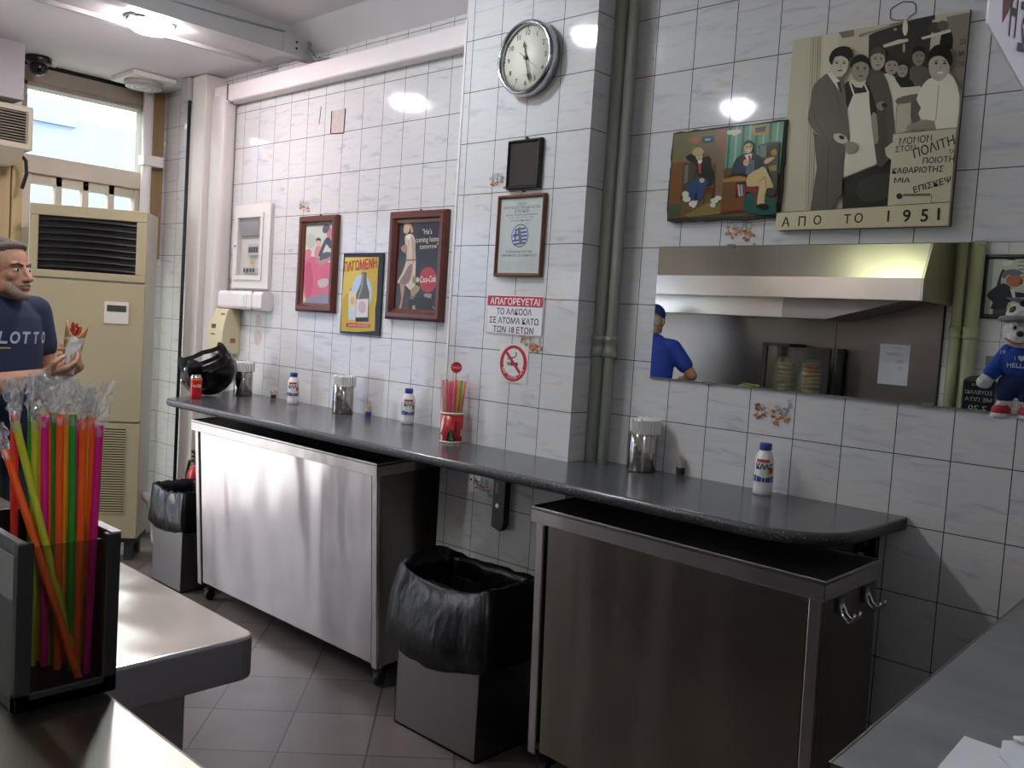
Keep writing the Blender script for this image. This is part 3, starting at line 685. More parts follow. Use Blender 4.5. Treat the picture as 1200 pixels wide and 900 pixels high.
salt('small white salt bottle left of the red straw cup', -1.178, .005, R(-28), 'ΚΛΑΣ')
salt('small white salt bottle standing nearest the rounded counter end', .552, -.072, R(-62), 'ΚΛΑΣ')
# toothpick cups
def picks(label, x, y, h, kind):
    t = thing('toothpick_cup', label, 'toothpick cup', (0, 0, 0), 'little toothpick cups')
    M = thin_clear('cup_plastic', '#e9e4da', .1, .1, .15)
    m = MB(); m.lathe([(.012, 0), (.0135, .002), (.016, h*.8), (.0155, h*.8), (.013, .004), (0, .004)], seg=20); m.build('cup', M, t)
    m = MB(); m.lathe([(.0137, .004), (.0151, h*.42)], seg=20, cap=False); m.build('printed_band', mat('pick_band_blue' if kind else 'pick_band_dark', '#2f4274' if kind else '#2a2420', .5), t)
    m = MB(); rg = random.Random(int(h*1000))
    for k in range(14 if kind else 7):
        a, r_ = rg.uniform(0, 6.28), rg.uniform(.001, .010); q = Vector((r_*math.cos(a), r_*math.sin(a), .005)); m.cyl(q, q+Vector((rg.uniform(-.004, .004), rg.uniform(-.004, .004), h*.92+rg.uniform(-.004, .004))), .0011, seg=5)
    m.build('toothpicks', mat('toothpick_wood', '#b58a68', .7), t)
    t.location = (x, y, ZT); return t
picks('dark little toothpick cup beside the far salt bottle', -2.235, .0, .052, 0)
picks('toothpick cup with blue band right of a napkin holder', -1.42, -.022, .062, 1)
picks('toothpick cup on the counter below the mirror', .228, -.015, .064, 0)
# drink can
t = thing('drink_can', 'small red drink can in front of the motorcycle helmet', 'can', (-2.315, -.385, ZT))
m = MB(); m.lathe([(.022, 0), (.0265, .004), (.0275, .010), (.0275, .092), (.0275, .098), (.0275, .104), (.0235, .112)], (-2.315, -.385, ZT), seg=30, mis=[0, 0, 0, 1, 1, 2]); m.build('can_body', [mat('can_red', '#b3161b', .22), mat('can_gold', '#b8863a', .3), M_chrome], t)
m = MB(); m.lathe([(.0235, .112), (.0245, .114), (.0245, .117), (.022, .115), (.0, .115)], (-2.315, -.385, ZT), seg=24); m.box(-2.322, -2.308, -.395, -.375, ZT+.115, ZT+.118); m.build('lid', M_chrome, t)
m = MB(); n_ = (CAM-Vector((-2.315, -.385, CAM.z))).normalized(); u_ = Vector((-n_.y, n_.x, 0))
m.text('Coca-Cola', Vector((-2.315, -.385, ZT+.058))+n_*.0282, u_, ZU, .016, shear=.3, w=.044, bold=.01); m.build('lettering', mat('can_white', '#e4d8d4', .4), t, flip=False)
# open-face motorcycle helmet, lying with its opening upwards
t = thing('motorcycle_helmet', 'black open-face motorcycle helmet lying opening-up with clear visor', 'helmet', (-2.452, -.25, ZT))
hc = Vector((-2.452, -.25, ZT+.129)); od = (-_r*.34+Vector((0, 0, .90))-_f*.22).normalized(); hx, hy, hz = basis(od)
M_shell = mat('helmet_gloss_black', '#070708', .12, coat=.5); M_pad = mat('helmet_lining', '#111113', .95)
bl = math.atan2((-_r*.9-_f*.75).dot(hy), (-_r*.9-_f*.75).dot(hx)); br = math.atan2((_r*.75+_f*.6).dot(hy), (_r*.75+_f*.6).dot(hx))
def lobe(b, b0, w): d_ = (b-b0+math.pi) % (2*math.pi)-math.pi; return math.exp(-(d_/w)**2)
def rim_lat(b): return 4+46*lobe(b, bl, .8)+40*lobe(b, br, .50)
m = MB(); rgs = []; bs = [2*math.pi*q/48 for q in range(48)]
for rr, rev in ((.128, 0), (.116, 1)):
    for k in range(15):
        q_ = k/14 if not rev else 1-k/14
        ring = []
        for b in bs:
            a = R(-90+(90+rim_lat(b))*q_); a = max(a, R(-89.5)); st = 1+.25*max(0, math.sin(a))
            ring.append(hc+(hx*math.cos(b)+hy*math.sin(b))*rr*math.cos(a)**(.55 if a > 0 else 1)*1.0+hz*rr*math.sin(a)*st)
        rgs.append(ring)
m.rings(rgs, 0, True, False); m.build('shell', M_shell, t)
m = MB(); rgs = []
for k in range(10):
    q_ = k/9; rgs.append([hc+(hx*math.cos(b)+hy*math.sin(b))*(.113-.022*math.sin(math.pi*q_))*math.cos(R(-80+(80+rim_lat(b)*.9)*q_))**.6+hz*.113*math.sin(R(-80+(80+rim_lat(b)*.9)*q_)) for b in bs])
m.rings(rgs, 0, True, False); m.build('padding', M_pad, t, solid=.012)
def lobe_pt(b, lat, rr=.118): a = R(lat); return hc+(hx*math.cos(b)+hy*math.sin(b))*rr*math.cos(a)**.55+hz*rr*math.sin(a)*1.2
for b, lt in ((bl, 26), (br, 22), (bl+.7, 14)):
    d_ = hx*math.cos(b)+hy*math.sin(b); m = MB(); m.ball(lobe_pt(b, lt, .112), (.020, .048, .062), (d_, hz.cross(d_), hz), 18, 12); m.build('cheek_pad', M_pad, t)
def lobe_pt(b, lat, rr=.118): a = R(lat); return hc+(hx*math.cos(b)+hy*math.sin(b))*rr*math.cos(a)**.55+hz*rr*math.sin(a)*1.2
for k, (db, lt) in enumerate(((.15, 44), (-.3, 24))):
    a_, b_ = lobe_pt(bl+db, lt), lobe_pt(br-db, lt-6); mid = (a_+b_)/2+hz*(-.012 if k else .004)
    m = MB(); pts = [a_, a_.lerp(mid, .5)+hz*-.004, mid, mid.lerp(b_, .5)+hz*-.004, b_]
    m.rings([[p_+_f*.003+hz*.011, p_-_f*.003+hz*.011, p_-_f*.003-hz*.011, p_+_f*.003-hz*.011] for p_ in pts], 0, False); m.build('chin_strap', M_blackm, t)
m = MB(); rgs = []; vd = (-_f*.75+_r*.62-Vector((0, 0, .30))).normalized(); vx = hz.cross(vd).normalized(); vz = vd.cross(vx)
for k in range(9):
    a = R(-34+62*k/8); rgs.append([hc+(vd*math.cos(b)+vx*math.sin(b))*.143*math.cos(a)+vz*-.143*math.sin(a) for b in [R(-92+184*q/24) for q in range(25)]])
m.rings(rgs, 0, True, False, False); m.build('visor', thin_clear('visor_clear', '#9a9d9d', .0, .03), t)
for sg in (-1, 1):
    q = hc+(vd*math.cos(R(86*sg))+vx*math.sin(R(86*sg)))*.138; m = MB(); m.cyl(q-(q-hc).normalized()*.008, q+(q-hc).normalized()*.010, .013); m.build('visor_pivot', M_chrome, t)
q = hc+(-_f*.80-_r*.52+Vector((0, 0, .02))).normalized()*.128; m = MB(); m.ball(q, (.016, .016, .016)); m.build('strap_buckle', M_chrome, t)
# straw cup with round sign
t = thing('straw_cup', 'red printed cup full of straws on the wall counter', 'cup', (-.665, -.215, ZT)); cx, cy = -.665, -.215
m = MB(); m.lathe([(.040, 0), (.042, .003), (.044, .108), (.042, .108), (.040, .006), (0, .006)], (cx, cy, ZT), seg=36); m.build('cup_wall', mat('cup_red', '#b01f22', .3), t)
for z in (.0, .108): MB().lathe([(.0415 if z == 0 else .0436, z), (.0435 if z == 0 else .0455, z+.002), (.0435 if z == 0 else .0455, z+.006), (.0415 if z == 0 else .0436, z+.008)], (cx, cy, ZT), seg=36, cap=False).build('cream_rim', mat('cup_cream', '#e2d6c6', .4), t, solid=.001)
m = MB()
def cupat(a, z, r=.0443): return (cx+r*math.cos(R(a)), cy+r*math.sin(R(a)), ZT+z)
ca = math.degrees(math.atan2(CAM.y-cy, CAM.x-cx))
def cupart(pts, mi, sm=3, rr=.0446):
    for_ = _cr(pts, sm) if sm else pts
    m.f([m.v(cupat(ca+a, z, rr)) for a, z in for_], mi)
cupart([(-22, .012), (-8, .008), (20, .010), (14, .026), (0, .052), (-12, .046), (-20, .03)], 1)
cupart([(-8, .014), (12, .012), (6, .030), (-2, .050), (-8, .046), (-4, .03)], 2, 3, .0449)
cupart([(-62, .035), (-48, .055), (-40, .080), (-50, .095), (-60, .075), (-66, .05)], 0); cupart([(-58, .010), (-45, .012), (-50, .03), (-60, .028)], 0)
cupart([(18, .04), (24, .042), (23, .085), (19, .083)], 1, 0); cupart([(52, .03), (62, .028), (62, .05), (54, .055)], 0)
m.build('printed_picture', [mat('cup_ink_white', '#e5dcd4', .4), mat('cup_ink_black', '#17120f', .4), mat('cup_ink_green', '#2d7a45', .4)], t)
STRAW = {'pink': '#e0339a', 'orange': '#f5752f', 'green': '#43a83f', 'yellow': '#f0c23c', 'lime': '#cdd445', 'magenta': '#d42a8c', 'salmon': '#ee6a5a'}
def straw_mat(c):
    n = 'straw_'+c
    if n in _mc: return _mc[n]
    m_ = mat(n, STRAW[c], .3, spec=.4); nt = m_.node_tree; p = nt.nodes['Principled BSDF']; o_ = [q for q in nt.nodes if q.type == 'OUTPUT_MATERIAL'][0]
    tr = nt.nodes.new('ShaderNodeBsdfTranslucent'); tr.inputs[0].default_value = lin(STRAW[c]); mx_ = nt.nodes.new('ShaderNodeMixShader'); mx_.inputs[0].default_value = .6
    nt.links.new(p.outputs[0], mx_.inputs[1]); nt.links.new(tr.outputs[0], mx_.inputs[2]); nt.links.new(mx_.outputs[0], o_.inputs[0]); return m_
rg = random.Random(12)
cols = ['pink', 'orange', 'green', 'pink', 'salmon', 'orange', 'pink', 'magenta', 'salmon', 'yellow', 'orange', 'green', 'lime', 'orange']
for i, c in enumerate(cols):
    s_ = -.032+.064*i/(len(cols)-1); d_ = .022*math.sin(i*2.4)
    b0 = Vector((cx, cy, ZT+.009))+_r.to_2d().normalized().to_3d()*s_*.8-_f.to_2d().normalized().to_3d()*d_*.9
    b1 = Vector((cx, cy, ZT+.235+rg.uniform(-.006, .006)))+_r.to_2d().normalized().to_3d()*s_*1.35-_f.to_2d().normalized().to_3d()*d_
    ob = MB().tube([b0, b1], .0036, 8).build('drinking_straw', straw_mat(c), loc=b0)
    tag(ob, f'{c} straw standing in the red cup on the wall counter', 'straw', 'straws in the red cup')
m = MB(); rgs = []
for z, e in ((.105, 1.0), (.15, 1.08), (.2, 1.15), (.24, 1.22), (.262, 1.26)):
    rgs.append([(cx+.043*e*math.cos(a)*(1+.03*math.sin(5*a+z*40)), cy+.043*e*math.sin(a)*(1+.03*math.sin(5*a+z*40)), ZT+z+(.008*math.sin(3*a) if z > .25 else 0)) for a in [2*math.pi*k/28 for k in range(28)]])
m.rings(rgs, 0, True, False); o = m.build('clear_wrap', thin_clear('wrap_clear', '#ffffff', .03, .12, .06), t)
n_ = (CAM-Vector((cx, cy, CAM.z))).normalized(); u_ = Vector((-n_.y, n_.x, 0)); pc = Vector((cx, cy, ZT+.285))+u_*.005
m = MB(); m.cyl(pc-n_*.001, pc+n_*.001, .021, seg=28); m.cyl(pc-Vector((0, 0, .02)), Vector((cx, cy, ZT+.01)), .002, seg=6)
m.text('Coca-Cola', pc+n_*.0016-Vector((0, 0, .004)), u_, ZU, .010, 1, w=.034, bold=.01, shear=.3); m.build('round_badge', [mat('badge_red', '#c4252c', .3), mat('badge_white', '#ecdcd8', .4)], t)
# ------------------------------------------------------------------ things on the long wall
M_mah = mat('mahogany_frame', '#5a2a1c', .28, var=.25, vscale=(14, 14, 14)); M_oak = mat('brown_thin_frame', '#6b4027', .4, var=.2, vscale=(14, 14, 14))
M_gl = thin_clear('picture_glass', '#fafafa', -.014, .02)
def hanging(name, label, cat, x0, x1, z0, z1, y):
    return thing(name, label, cat, ((x0+x1)/2, y, (z0+z1)/2))
def backboard(t, x0, x1, z0, z1, y, d, m_, name='backing', bev=.001): return MB().box(x0, x1, y-d, y-.0005, z0, z1).build(name, m_, t, bevel=bev)
def nail(t, x, z, y): return MB().cyl((x, y-.010, z), (x, y-.0005, z), .004, seg=8).build('nail', M_black, t)
def flat(x0, x1, z0, z1, y, quad=None, base='#ffffff', rough=.35): return Art((x0, y, z0), (x1-x0, 0, 0), (0, 0, z1-z0), (0, -1, 0), quad, base, rough)

# framed pink poster
x0, x1, z0, z1 = -2.125, -1.808, 1.457, 1.931
t = hanging('framed_poster', 'mahogany-framed narrow poster of a pink-dressed figure beside the meter box', 'picture', x0, x1, z0, z1, YL)
MB().frame(x0, x1, z0, z1, .045, YL-.030, YL-.001).build('frame', M_mah, t)
a = flat(x0+.04, x1-.04, z0+.04, z1-.04, YL-.008, [(545, 190), (715, 180), (690, 720), (525, 715)], '#d9d6c2')
a.poly('#cfd3c4', [(545, 190), (715, 180), (705, 330), (540, 340)]).ell('#b9c3ae', 575, 300, 30, 50)
a.poly('#d8667c', [(532, 430), (560, 410), (600, 405), (640, 440), (700, 460), (692, 660), (600, 670), (560, 700), (535, 640)], 4)
a.poly('#c9536b', [(545, 470), (575, 450), (590, 600), (560, 680), (540, 600)], 3)
a.ell('#dcb09b', 622, 312, 16, 26).poly('#2b2526', [(606, 300), (612, 280), (632, 280), (638, 302), (622, 294)], 2)
a.poly('#d88a90', [(605, 340), (640, 336), (636, 380), (600, 410)], 2)
a.poly('#4c464c', [(630, 370), (660, 290), (690, 270), (702, 330), (690, 350), (668, 320), (640, 400), (622, 400)], 2)
a.ell('#d77f86', 690, 245, 20, 34).ell('#5a565c', 668, 215, 20, 34, 20).ell('#d77f86', 556, 392, 22, 40, 20)
a.poly('#b98f86', [(604, 440), (640, 470), (700, 420), (702, 400), (645, 430), (612, 395)]).poly('#5b5a66', [(632, 405), (648, 380), (690, 372), (698, 400), (650, 425), (632, 430)], 2)
a.poly('#8d8a99', [(585, 665), (640, 655), (650, 640), (665, 655), (690, 655), (690, 720), (540, 715), (545, 695)]).poly('#c9b5b8', [(620, 560), (680, 550), (675, 600), (630, 610)], 2)
a.build('print', t); MB().box(x0+.04, x1-.04, YL-.013, YL-.0125, z0+.04, z1-.04).build('glazing', M_gl, t); nail(t, (x0+x1)/2, z1+.004, YL)
# yellow tin sign
x0, x1, z0, z1 = -1.757, -1.455, 1.366, 1.745
t = hanging('tin_sign', 'yellow embossed tin sign with a bottle between the two mahogany frames', 'sign', x0, x1, z0, z1, YL)
backboard(t, x0, x1, z0, z1, YL, .008, mat('tin_edge_black', '#17181d', .35))
a = flat(x0, x1, z0, z1, YL-.008, [(75, 358), (318, 355), (285, 872), (45, 845)], '#17181d', .25)
a.poly('#b89c33', [(82, 380), (288, 380), (280, 470), (272, 640), (262, 700), (258, 838), (150, 842), (52, 835), (60, 640), (74, 480)])
a.poly('#c9b04a', [(84, 384), (240, 384), (120, 560), (66, 640), (74, 480)]).ell('#a9c3d4', 178, 610, 62, 125, 4)
a.poly('#b9c3c9', [(102, 590), (150, 588), (140, 768), (98, 765)]).ell('#d4c49a', 124, 640, 16, 32)
a.poly('#d6c391', [(104, 600), (146, 598), (141, 690), (100, 690)]).ell('#c7a37a', 124, 650, 14, 26)
a.poly('#5e5a52', [(182, 475), (212, 472), (212, 505), (213, 545), (228, 600), (222, 780), (142, 780), (148, 610), (176, 545), (182, 505)]).poly('#8d887e', [(186, 480), (196, 480), (190, 560), (162, 640), (152, 640), (178, 560)])
a.poly('#cfc6c4', [(150, 640), (222, 638), (216, 752), (144, 752)]).ell('#b9a3a6', 184, 690, 24, 38).poly('#26231f', [(143, 755), (219, 755), (218, 778), (142, 778)])
a.poly('#a32c2a', [(84, 790), (104, 785), (232, 798), (228, 816), (110, 812), (86, 808)])
a.text('#b3342f', 'ΠΑΓΩΜΕΝΗ', (78, 470), (276, 445), .046, .02).text('#e2d3bb', 'ΜΠΥΡΑ ΕΛΛΑΔΟΣ', (100, 806), (224, 812), .010)
a.build('printed_face', t)
# framed poster of a woman
x0, x1, z0, z1 = -1.405, -1.03, 1.447, 1.926
t = hanging('framed_poster', 'mahogany-framed dark poster of a woman in a pale dress beside the pilaster', 'picture', x0, x1, z0, z1, YL)
MB().frame(x0, x1, z0, z1, .050, YL-.034, YL-.001).build('frame', M_mah, t)
a = flat(x0+.045, x1-.045, z0+.045, z1-.045, YL-.008, [(388, 160), (658, 150), (635, 725), (370, 710)], '#2f2a2e')
a.poly('#3a3539', [(388, 160), (520, 155), (480, 715), (370, 710)])
a.poly('#b98a72', [(402, 540), (432, 560), (424, 640), (412, 712), (398, 712), (414, 640)], 2).poly('#a87f69', [(470, 580), (500, 590), (498, 690), (510, 715), (480, 715), (478, 650)], 2)
a.poly('#d9c6ae', [(432, 245), (470, 235), (492, 270), (495, 340), (500, 420), (498, 520), (500, 580), (470, 590), (440, 560), (410, 545), (388, 540), (420, 470), (440, 400), (438, 340), (430, 290)], 3)
a.poly('#b8a38c', [(470, 250), (490, 280), (494, 400), (480, 420), (474, 330)], 2).line('#8a5a4c', [(436, 402), (498, 398)], 9).poly('#efe4d2', [(436, 246), (468, 238), (460, 268), (446, 270)]).line('#b39f88', [(452, 275), (450, 395)], 3).line('#b39f88', [(460, 410), (440, 540)], 3).line('#b39f88', [(480, 410), (484, 560)], 3); a.poly('#8c6d68', [(455, 440), (480, 425), (470, 520), (440, 555), (400, 540), (430, 490)], 2).poly('#b5836e', [(405, 320), (440, 300), (446, 350), (420, 350)], 2)
a.ell('#dcb39a', 440, 200, 20, 34, 10).poly('#c69f6a', [(422, 180), (430, 160), (458, 158), (474, 190), (482, 222), (466, 226), (462, 190), (440, 176)], 2).ell('#5b2f2a', 430, 206, 3, 2.5).ell('#a8423c', 434, 224, 5, 3)
a.ell('#b3333f', 580, 525, 55, 80, 0, 30).poly('#a8946a', [(470, 600), (500, 560), (530, 570), (520, 600), (495, 620)], 2).ell('#8d7f64', 498, 525, 16, 24).ell('#cfc3b0', 517, 525, 10, 16)
a.poly('#9b9184', [(555, 612), (605, 612), (602, 640), (560, 640)]).poly('#1b1719', [(470, 640), (520, 630), (600, 645), (600, 720), (470, 718)], 2).poly('#b99560', [(486, 690), (500, 680), (508, 716), (486, 718)])
a.poly('#6e625b', [(470, 630), (500, 628), (496, 648), (472, 648)]).line('#a8a29a', [(612, 690), (628, 712)], 4)
a.text('#d8cdb5', '"He\'s', (540, 240), (600, 236), .025).text('#d8cdb5', 'coming home', (500, 290), (648, 284), .025).text('#d8cdb5', 'tomorrow"', (525, 332), (640, 326), .023).text('#ecd9d6', 'Coca-Cola', (532, 542), (628, 538), .028, .01, .3)
a.build('print', t); MB().box(x0+.045, x1-.045, YL-.013, YL-.0125, z0+.045, z1-.045).build('glazing', M_gl, t); nail(t, (x0+x1)/2, z1+.004, YL)
# electricity meter box
x0, x1, z0, z1 = -2.757, -2.391, 1.562, 2.012
t = hanging('meter_box', 'white electricity meter box with a glazed door on the left wall', 'meter box', x0, x1, z0, z1, YL)
M_box = mat('meter_box_paint', '#cfccc6', .45)
m = MB(); m.box(x0, x1, YL-.024, YL-.0005, z0, z0+.07); m.box(x0, x1, YL-.024, YL-.0005, z1-.07, z1); m.box(x0, x0+.055, YL-.024, YL-.0005, z0+.07, z1-.07); m.box(x1-.085, x1, YL-.024, YL-.0005, z0+.07, z1-.07)
m.box(x0+.05, x1-.08, YL-.004, YL-.0005, z0+.06, z1-.06); m.build('box_frame', M_box, t, bevel=.002)
m = MB(); X0, X1, Z0, Z1 = x0+.03, x1-.06, z0+.045, z1-.045; b_ = .025
m.box(X0, X1, YL-.032, YL-.0245, Z0, Z0+b_); m.box(X0, X1, YL-.032, YL-.0245, Z1-b_, Z1); m.box(X0, X0+b_, YL-.032, YL-.0245, Z0+b_, Z1-b_); m.box(X1-b_, X1, YL-.032, YL-.0245, Z0+b_, Z1-b_)
dr = m.build('door', M_box, t, bevel=.0015)
MB().box(X0+b_, X1-b_, YL-.029, YL-.028, Z0+b_, Z1-b_).build('pane', M_gl, dr); MB().lathe([(.006, 0), (.006, .006), (.0, .008)], (X0+.012, YL-.032, 1.79), (0, -1, 0), 10).build('lock', M_chrome, dr)
m = MB(); m.box(x0+.07, x1-.1, YL-.018, YL-.004, 1.845, 1.925, 0); m.box(-2.61, -2.50, YL-.018, YL-.004, 1.74, 1.80, 1); m.box(-2.65, -2.50, YL-.018, YL-.004, 1.645, 1.675, 1)
for k in range(4): m.box(-2.600+.024*k, -2.582+.024*k, YL-.0195, YL-.018, 1.755, 1.785, 2); m.box(-2.645+.03*k, -2.625+.03*k, YL-.0195, YL-.018, 1.65, 1.67, 2)
m.prism([(-2.585, YL-.0186, 1.695), (-2.545, YL-.0186, 1.695), (-2.565, YL-.0186, 1.728)], (0, .001, 0), 3)
m.build('meter_units', [mat('meter_grey', '#8f8d8c', .5), mat('breaker_grey', '#b4b2b0', .5), mat('breaker_dark', '#4a494b', .5), mat('warning_yellow', '#c9b23a', .5)], t)
# switch trunk under it and beige dispenser
t = thing('switch_panel', 'long white trunking with a light switch below the meter box', 'switch', (-2.63, YL, 1.495))
m = MB(); m.rbox(-2.895, -2.36, YL-.075, YL-.0005, 1.447, 1.545, .02, axis='x'); m.build('casing', M_trunk, t)
m = MB(); m.box(-2.452, -2.45, YL-.0765, YL-.01, 1.4465, 1.5455, 1); m.build('joint', [M_dark, mat('joint_grey', '#8f8b8a', .6)], t)
m = MB(); m.rbox(-2.575, -2.505, YL-.080, YL-.074, 1.465, 1.53, .006, axis='y'); sw = m.build('switch_plate', mat('switch_white', '#e3dedc', .35), t); MB().prism([(-2.56, YL-.081, 1.475), (-2.52, YL-.081, 1.475), (-2.52, YL-.085, 1.52), (-2.56, YL-.085, 1.52)], (0, .006, 0)).build('rocker', mat('switch_white', '#e3dedc', .35), sw, bevel=.001)
t = thing('soap_dispenser', 'curved cream wall dispenser above the motorcycle helmet', 'dispenser', (-2.76, YL, 1.32))
m = MB(); pr_ = []
for k in range(11): a = k/10; pr_.append((YL-.055-.055*math.sin(math.pi*(.15+.5*a)), 1.445-.245*a))
pts = [(YL-.001, 1.445)]+pr_+[(YL-.001, 1.20)]
m.prism([(-2.835, y, z) for y, z in pts], (.155, 0, 0)); m.build('housing', mat('dispenser_cream', '#c8bd9a', .35), t, bevel=.005, seg=3)
m = MB(); m.box(-2.80, -2.76, pr_[4][0]-.004, pr_[4][0]+.02, 1.335, 1.358, 0); m.box(-2.80, -2.76, pr_[6][0]-.003, pr_[6][0]+.02, 1.30, 1.306, 0); m.box(-2.735, -2.695, pr_[1][0]-.003, pr_[1][0]+.02, 1.405, 1.42, 1); m.box(-2.6805, -2.6785, YL-.06, YL-.03, 1.26, 1.285, 1); m.build('label_marks', [mat('dispenser_mark', '#4b4332', .5), mat('dispenser_mark_red', '#94604a', .5)], t)

# ------------------------------------------------------------------ pilaster
# round clock
c = Vector((-.418, YP, 2.399)); t = thing('wall_clock', 'round chrome-rimmed wall clock with cream dial high on the pilaster', 'clock', c)
rc = .131
m = MB(); m.lathe([(rc-.012, 0), (rc-.002, .004), (rc+.002, .02), (rc+.001, .042), (rc-.004, .052), (rc-.010, .055), (rc-.016, .050), (rc-.018, .036)], c, (0, -1, 0), 56, cap=False); m.build('case', steel('clock_chrome', '#aeb0b2', .16), t)
m = MB(); m.lathe([(rc-.014, 0), (rc-.014, .034), (0, .034)], c, (0, -1, 0), 56); yd = YP-.0345
for k in range(60):
    a = R(6*k); l = .010 if k % 5 == 0 else .005; w = .0014 if k % 5 == 0 else .0008; dr_ = Vector((math.sin(a), 0, math.cos(a))); tx = Vector((dr_.z, 0, -dr_.x)); p0 = Vector((c.x, yd-.0003, c.z))
    m.f([m.v(p0+dr_*.112+tx*w), m.v(p0+dr_*(.112-l)+tx*w), m.v(p0+dr_*(.112-l)-tx*w), m.v(p0+dr_*.112-tx*w)], 1)
for k in range(1, 13):
    a = R(30*k); m.text(str(k), (c.x+.088*math.sin(a), yd-.0004, c.z+.088*math.cos(a)-.007), XR, ZU, .0175, 1, bold=.012)
m.text('QUARTZ', (c.x+.004, yd-.0004, c.z-.058), XR, ZU, .0035, 1, w=.03)
m.build('dial', [mat('dial_cream', '#e3e0cf', .4), mat('dial_ink', '#1f1f1e', .5)], t, flip=False)
def hand(name, ang, L, w, y, col, tail=.0):
    a = R(ang); d_ = Vector((math.sin(a), 0, math.cos(a))); tx = Vector((d_.z, 0, -d_.x)); o_ = Vector((c.x, y, c.z)); m = MB()
    m.prism([o_-d_*tail+tx*w*.5, o_+d_*L*.62+tx*w*.5, o_+d_*L*.70+tx*w*1.6, o_+d_*L, o_+d_*L*.70-tx*w*1.6, o_+d_*L*.62-tx*w*.5, o_-d_*tail-tx*w*.5] if w > .002 else [o_-d_*tail+tx*w, o_+d_*L, o_-d_*tail-tx*w], (0, .0012, 0)); return m.build(name, col, t)
hand('hour_hand', 345.5, .062, .0046, YP-.039, M_black); hand('minute_hand', 163, .094, .0044, YP-.042, M_black); hand('second_hand', 127, .082, .0012, YP-.045, mat('second_red', '#9a3a34', .4), .034)
MB().cyl((c.x, YP-.046, c.z), (c.x, YP-.035, c.z), .0065).build('hub', mat('hub_dark', '#3a2422', .4), t)
MB().lathe([(0, 0), (rc-.016, 0)], (c.x, YP-.049, c.z), (0, -1, 0), 40, cap=False).build('crystal', M_gl, t)
# dark tablet-like frame
x0, x1, z0, z1 = -.498, -.339, 1.944, 2.120
t = hanging('dark_frame', 'small dark rectangular display frame under the round clock', 'frame', x0, x1, z0, z1, YP)
m = MB(); m.frame(x0, x1, z0, z1, .013, YP-.022, YP-.001); m.build('frame', mat('frame_black', '#0e0d0d', .35), t); MB().box(x0+.012, x1-.012, YP-.014, YP-.001, z0+.012, z1-.012).build('screen', mat('screen_dark', '#39342f', .25), t); nail(t, -.418, z1+.006, YP)
MB().cyl((x1-.004, YP-.0235, 2.03), (x1-.004, YP-.021, 2.03), .002, seg=8).build('button', M_chrome, t)
# certificate
x0, x1, z0, z1 = -.536, -.305, 1.631, 1.925
t = hanging('framed_certificate', 'brown-framed certificate with a round blue emblem on the pilaster', 'certificate', x0, x1, z0, z1, YP)
MB().frame(x0, x1, z0, z1, .013, YP-.018, YP-.001).build('frame', M_oak, t)
a = flat(x0+.011, x1-.011, z0+.011, z1-.011, YP-.006, None, '#ccd2cd')
for s_, v, h_, w_ in (('ΕΝΩΣΗ', .90, .011, .2), ('ΨΗΤΟΠΩΛΩΝ ΠΑΡΑΣΚΕΥΑΣΤΩΝ', .855, .010, .84), ('ΣΟΥΒΛΑΚΙΩΝ', .805, .011, .34), ('ΑΘΗΝΩΝ - ΠΕΙΡΑΙΩΣ ΚΑΙ ΠΕΡΙΧΩΡΩΝ', .765, .006, .76), ('Έτος ιδρύσεως 1966', .735, .004, .6), ('Η ΔΙΟΙΚΗΣΗ', .69, .006, .46), ('ΤΟ ΠΑΡΟΝ ΚΑΤΑΣΤΗΜΑ', .275, .008, .62), ('ΕΙΝΑΙ ΜΕΛΟΣ ΤΟΥ ΣΩΜΑΤΕΙΟΥ', .225, .008, .8)):
    a.text('#5a5f66', s_, (.5-w_/2, v), (.5+w_/2, v), h_)
a.ell('#3b3336', .5, .50, .20, .152, 0, 32).ell('#c9cfd6', .5, .50, .188, .142, 0, 32)
for k in range(5):
    zz = .60-.048*k; hw = math.sqrt(max(.0, .18**2-((zz-.5)*1.3)**2)); a.poly('#3c5da8', [(.5-hw, zz-.012), (.5+hw*.95, zz+.008), (.5+hw*.95, zz-.014), (.5-hw, zz-.034)])
a.poly('#c9cfd6', [(.33, .55), (.47, .57), (.47, .46), (.33, .44)]); a.line('#3c5da8', [(.34, .50), (.47, .515)], .03).line('#3c5da8', [(.40, .45), (.40, .565)], .03); a.line('#8f8478', [(.47, .61), (.54, .385)], .075).line('#6b6258', [(.47, .61), (.54, .385)], .02)
for r_ in range(5):
    for (p_, q_) in ((.10, .34), (.44, .6), (.68, .9)): a.line('#aab0ad', [(p_, .15-.026*r_), (q_, .15-.026*r_)], .004)
a.build('print', t); MB().box(x0+.011, x1-.011, YP-.010, YP-.0095, z0+.011, z1-.011).build('glazing', M_gl, t); nail(t, -.418, z1+.012, YP)
# prohibition sign
x0, x1, z0, z1 = -.571, -.290, 1.420, 1.563
t = hanging('warning_sign', 'red and white warning sign with Greek text about alcohol on the pilaster', 'sign', x0, x1, z0, z1, YP)
m = MB(); m.rbox(x0, x1, YP-.003, YP-.0003, z0, z1, .008, axis='y'); m.build('plate', mat('sign_white', '#e2dde0', .35), t)
m = MB(); m.rbox(x0+.004, x1-.004, YP-.0036, YP-.003, z1-.040, z1-.003, .006, 0, axis='y')
fr = [(x0+.003, z0+.003), (x1-.003, z0+.003), (x1-.003, z1-.003), (x0+.003, z1-.003)]
for (a0, b0), (a1, b1) in zip(fr, fr[1:]+fr[:1]): m.cyl((a0, YP-.0031, b0), (a1, YP-.0031, b1), .0006, seg=4)
m.text('ΑΠΑΓΟΡΕΥΕΤΑΙ', (-.4305, YP-.0038, z1-.034), XR, ZU, .024, 1, w=.245, bold=.014)
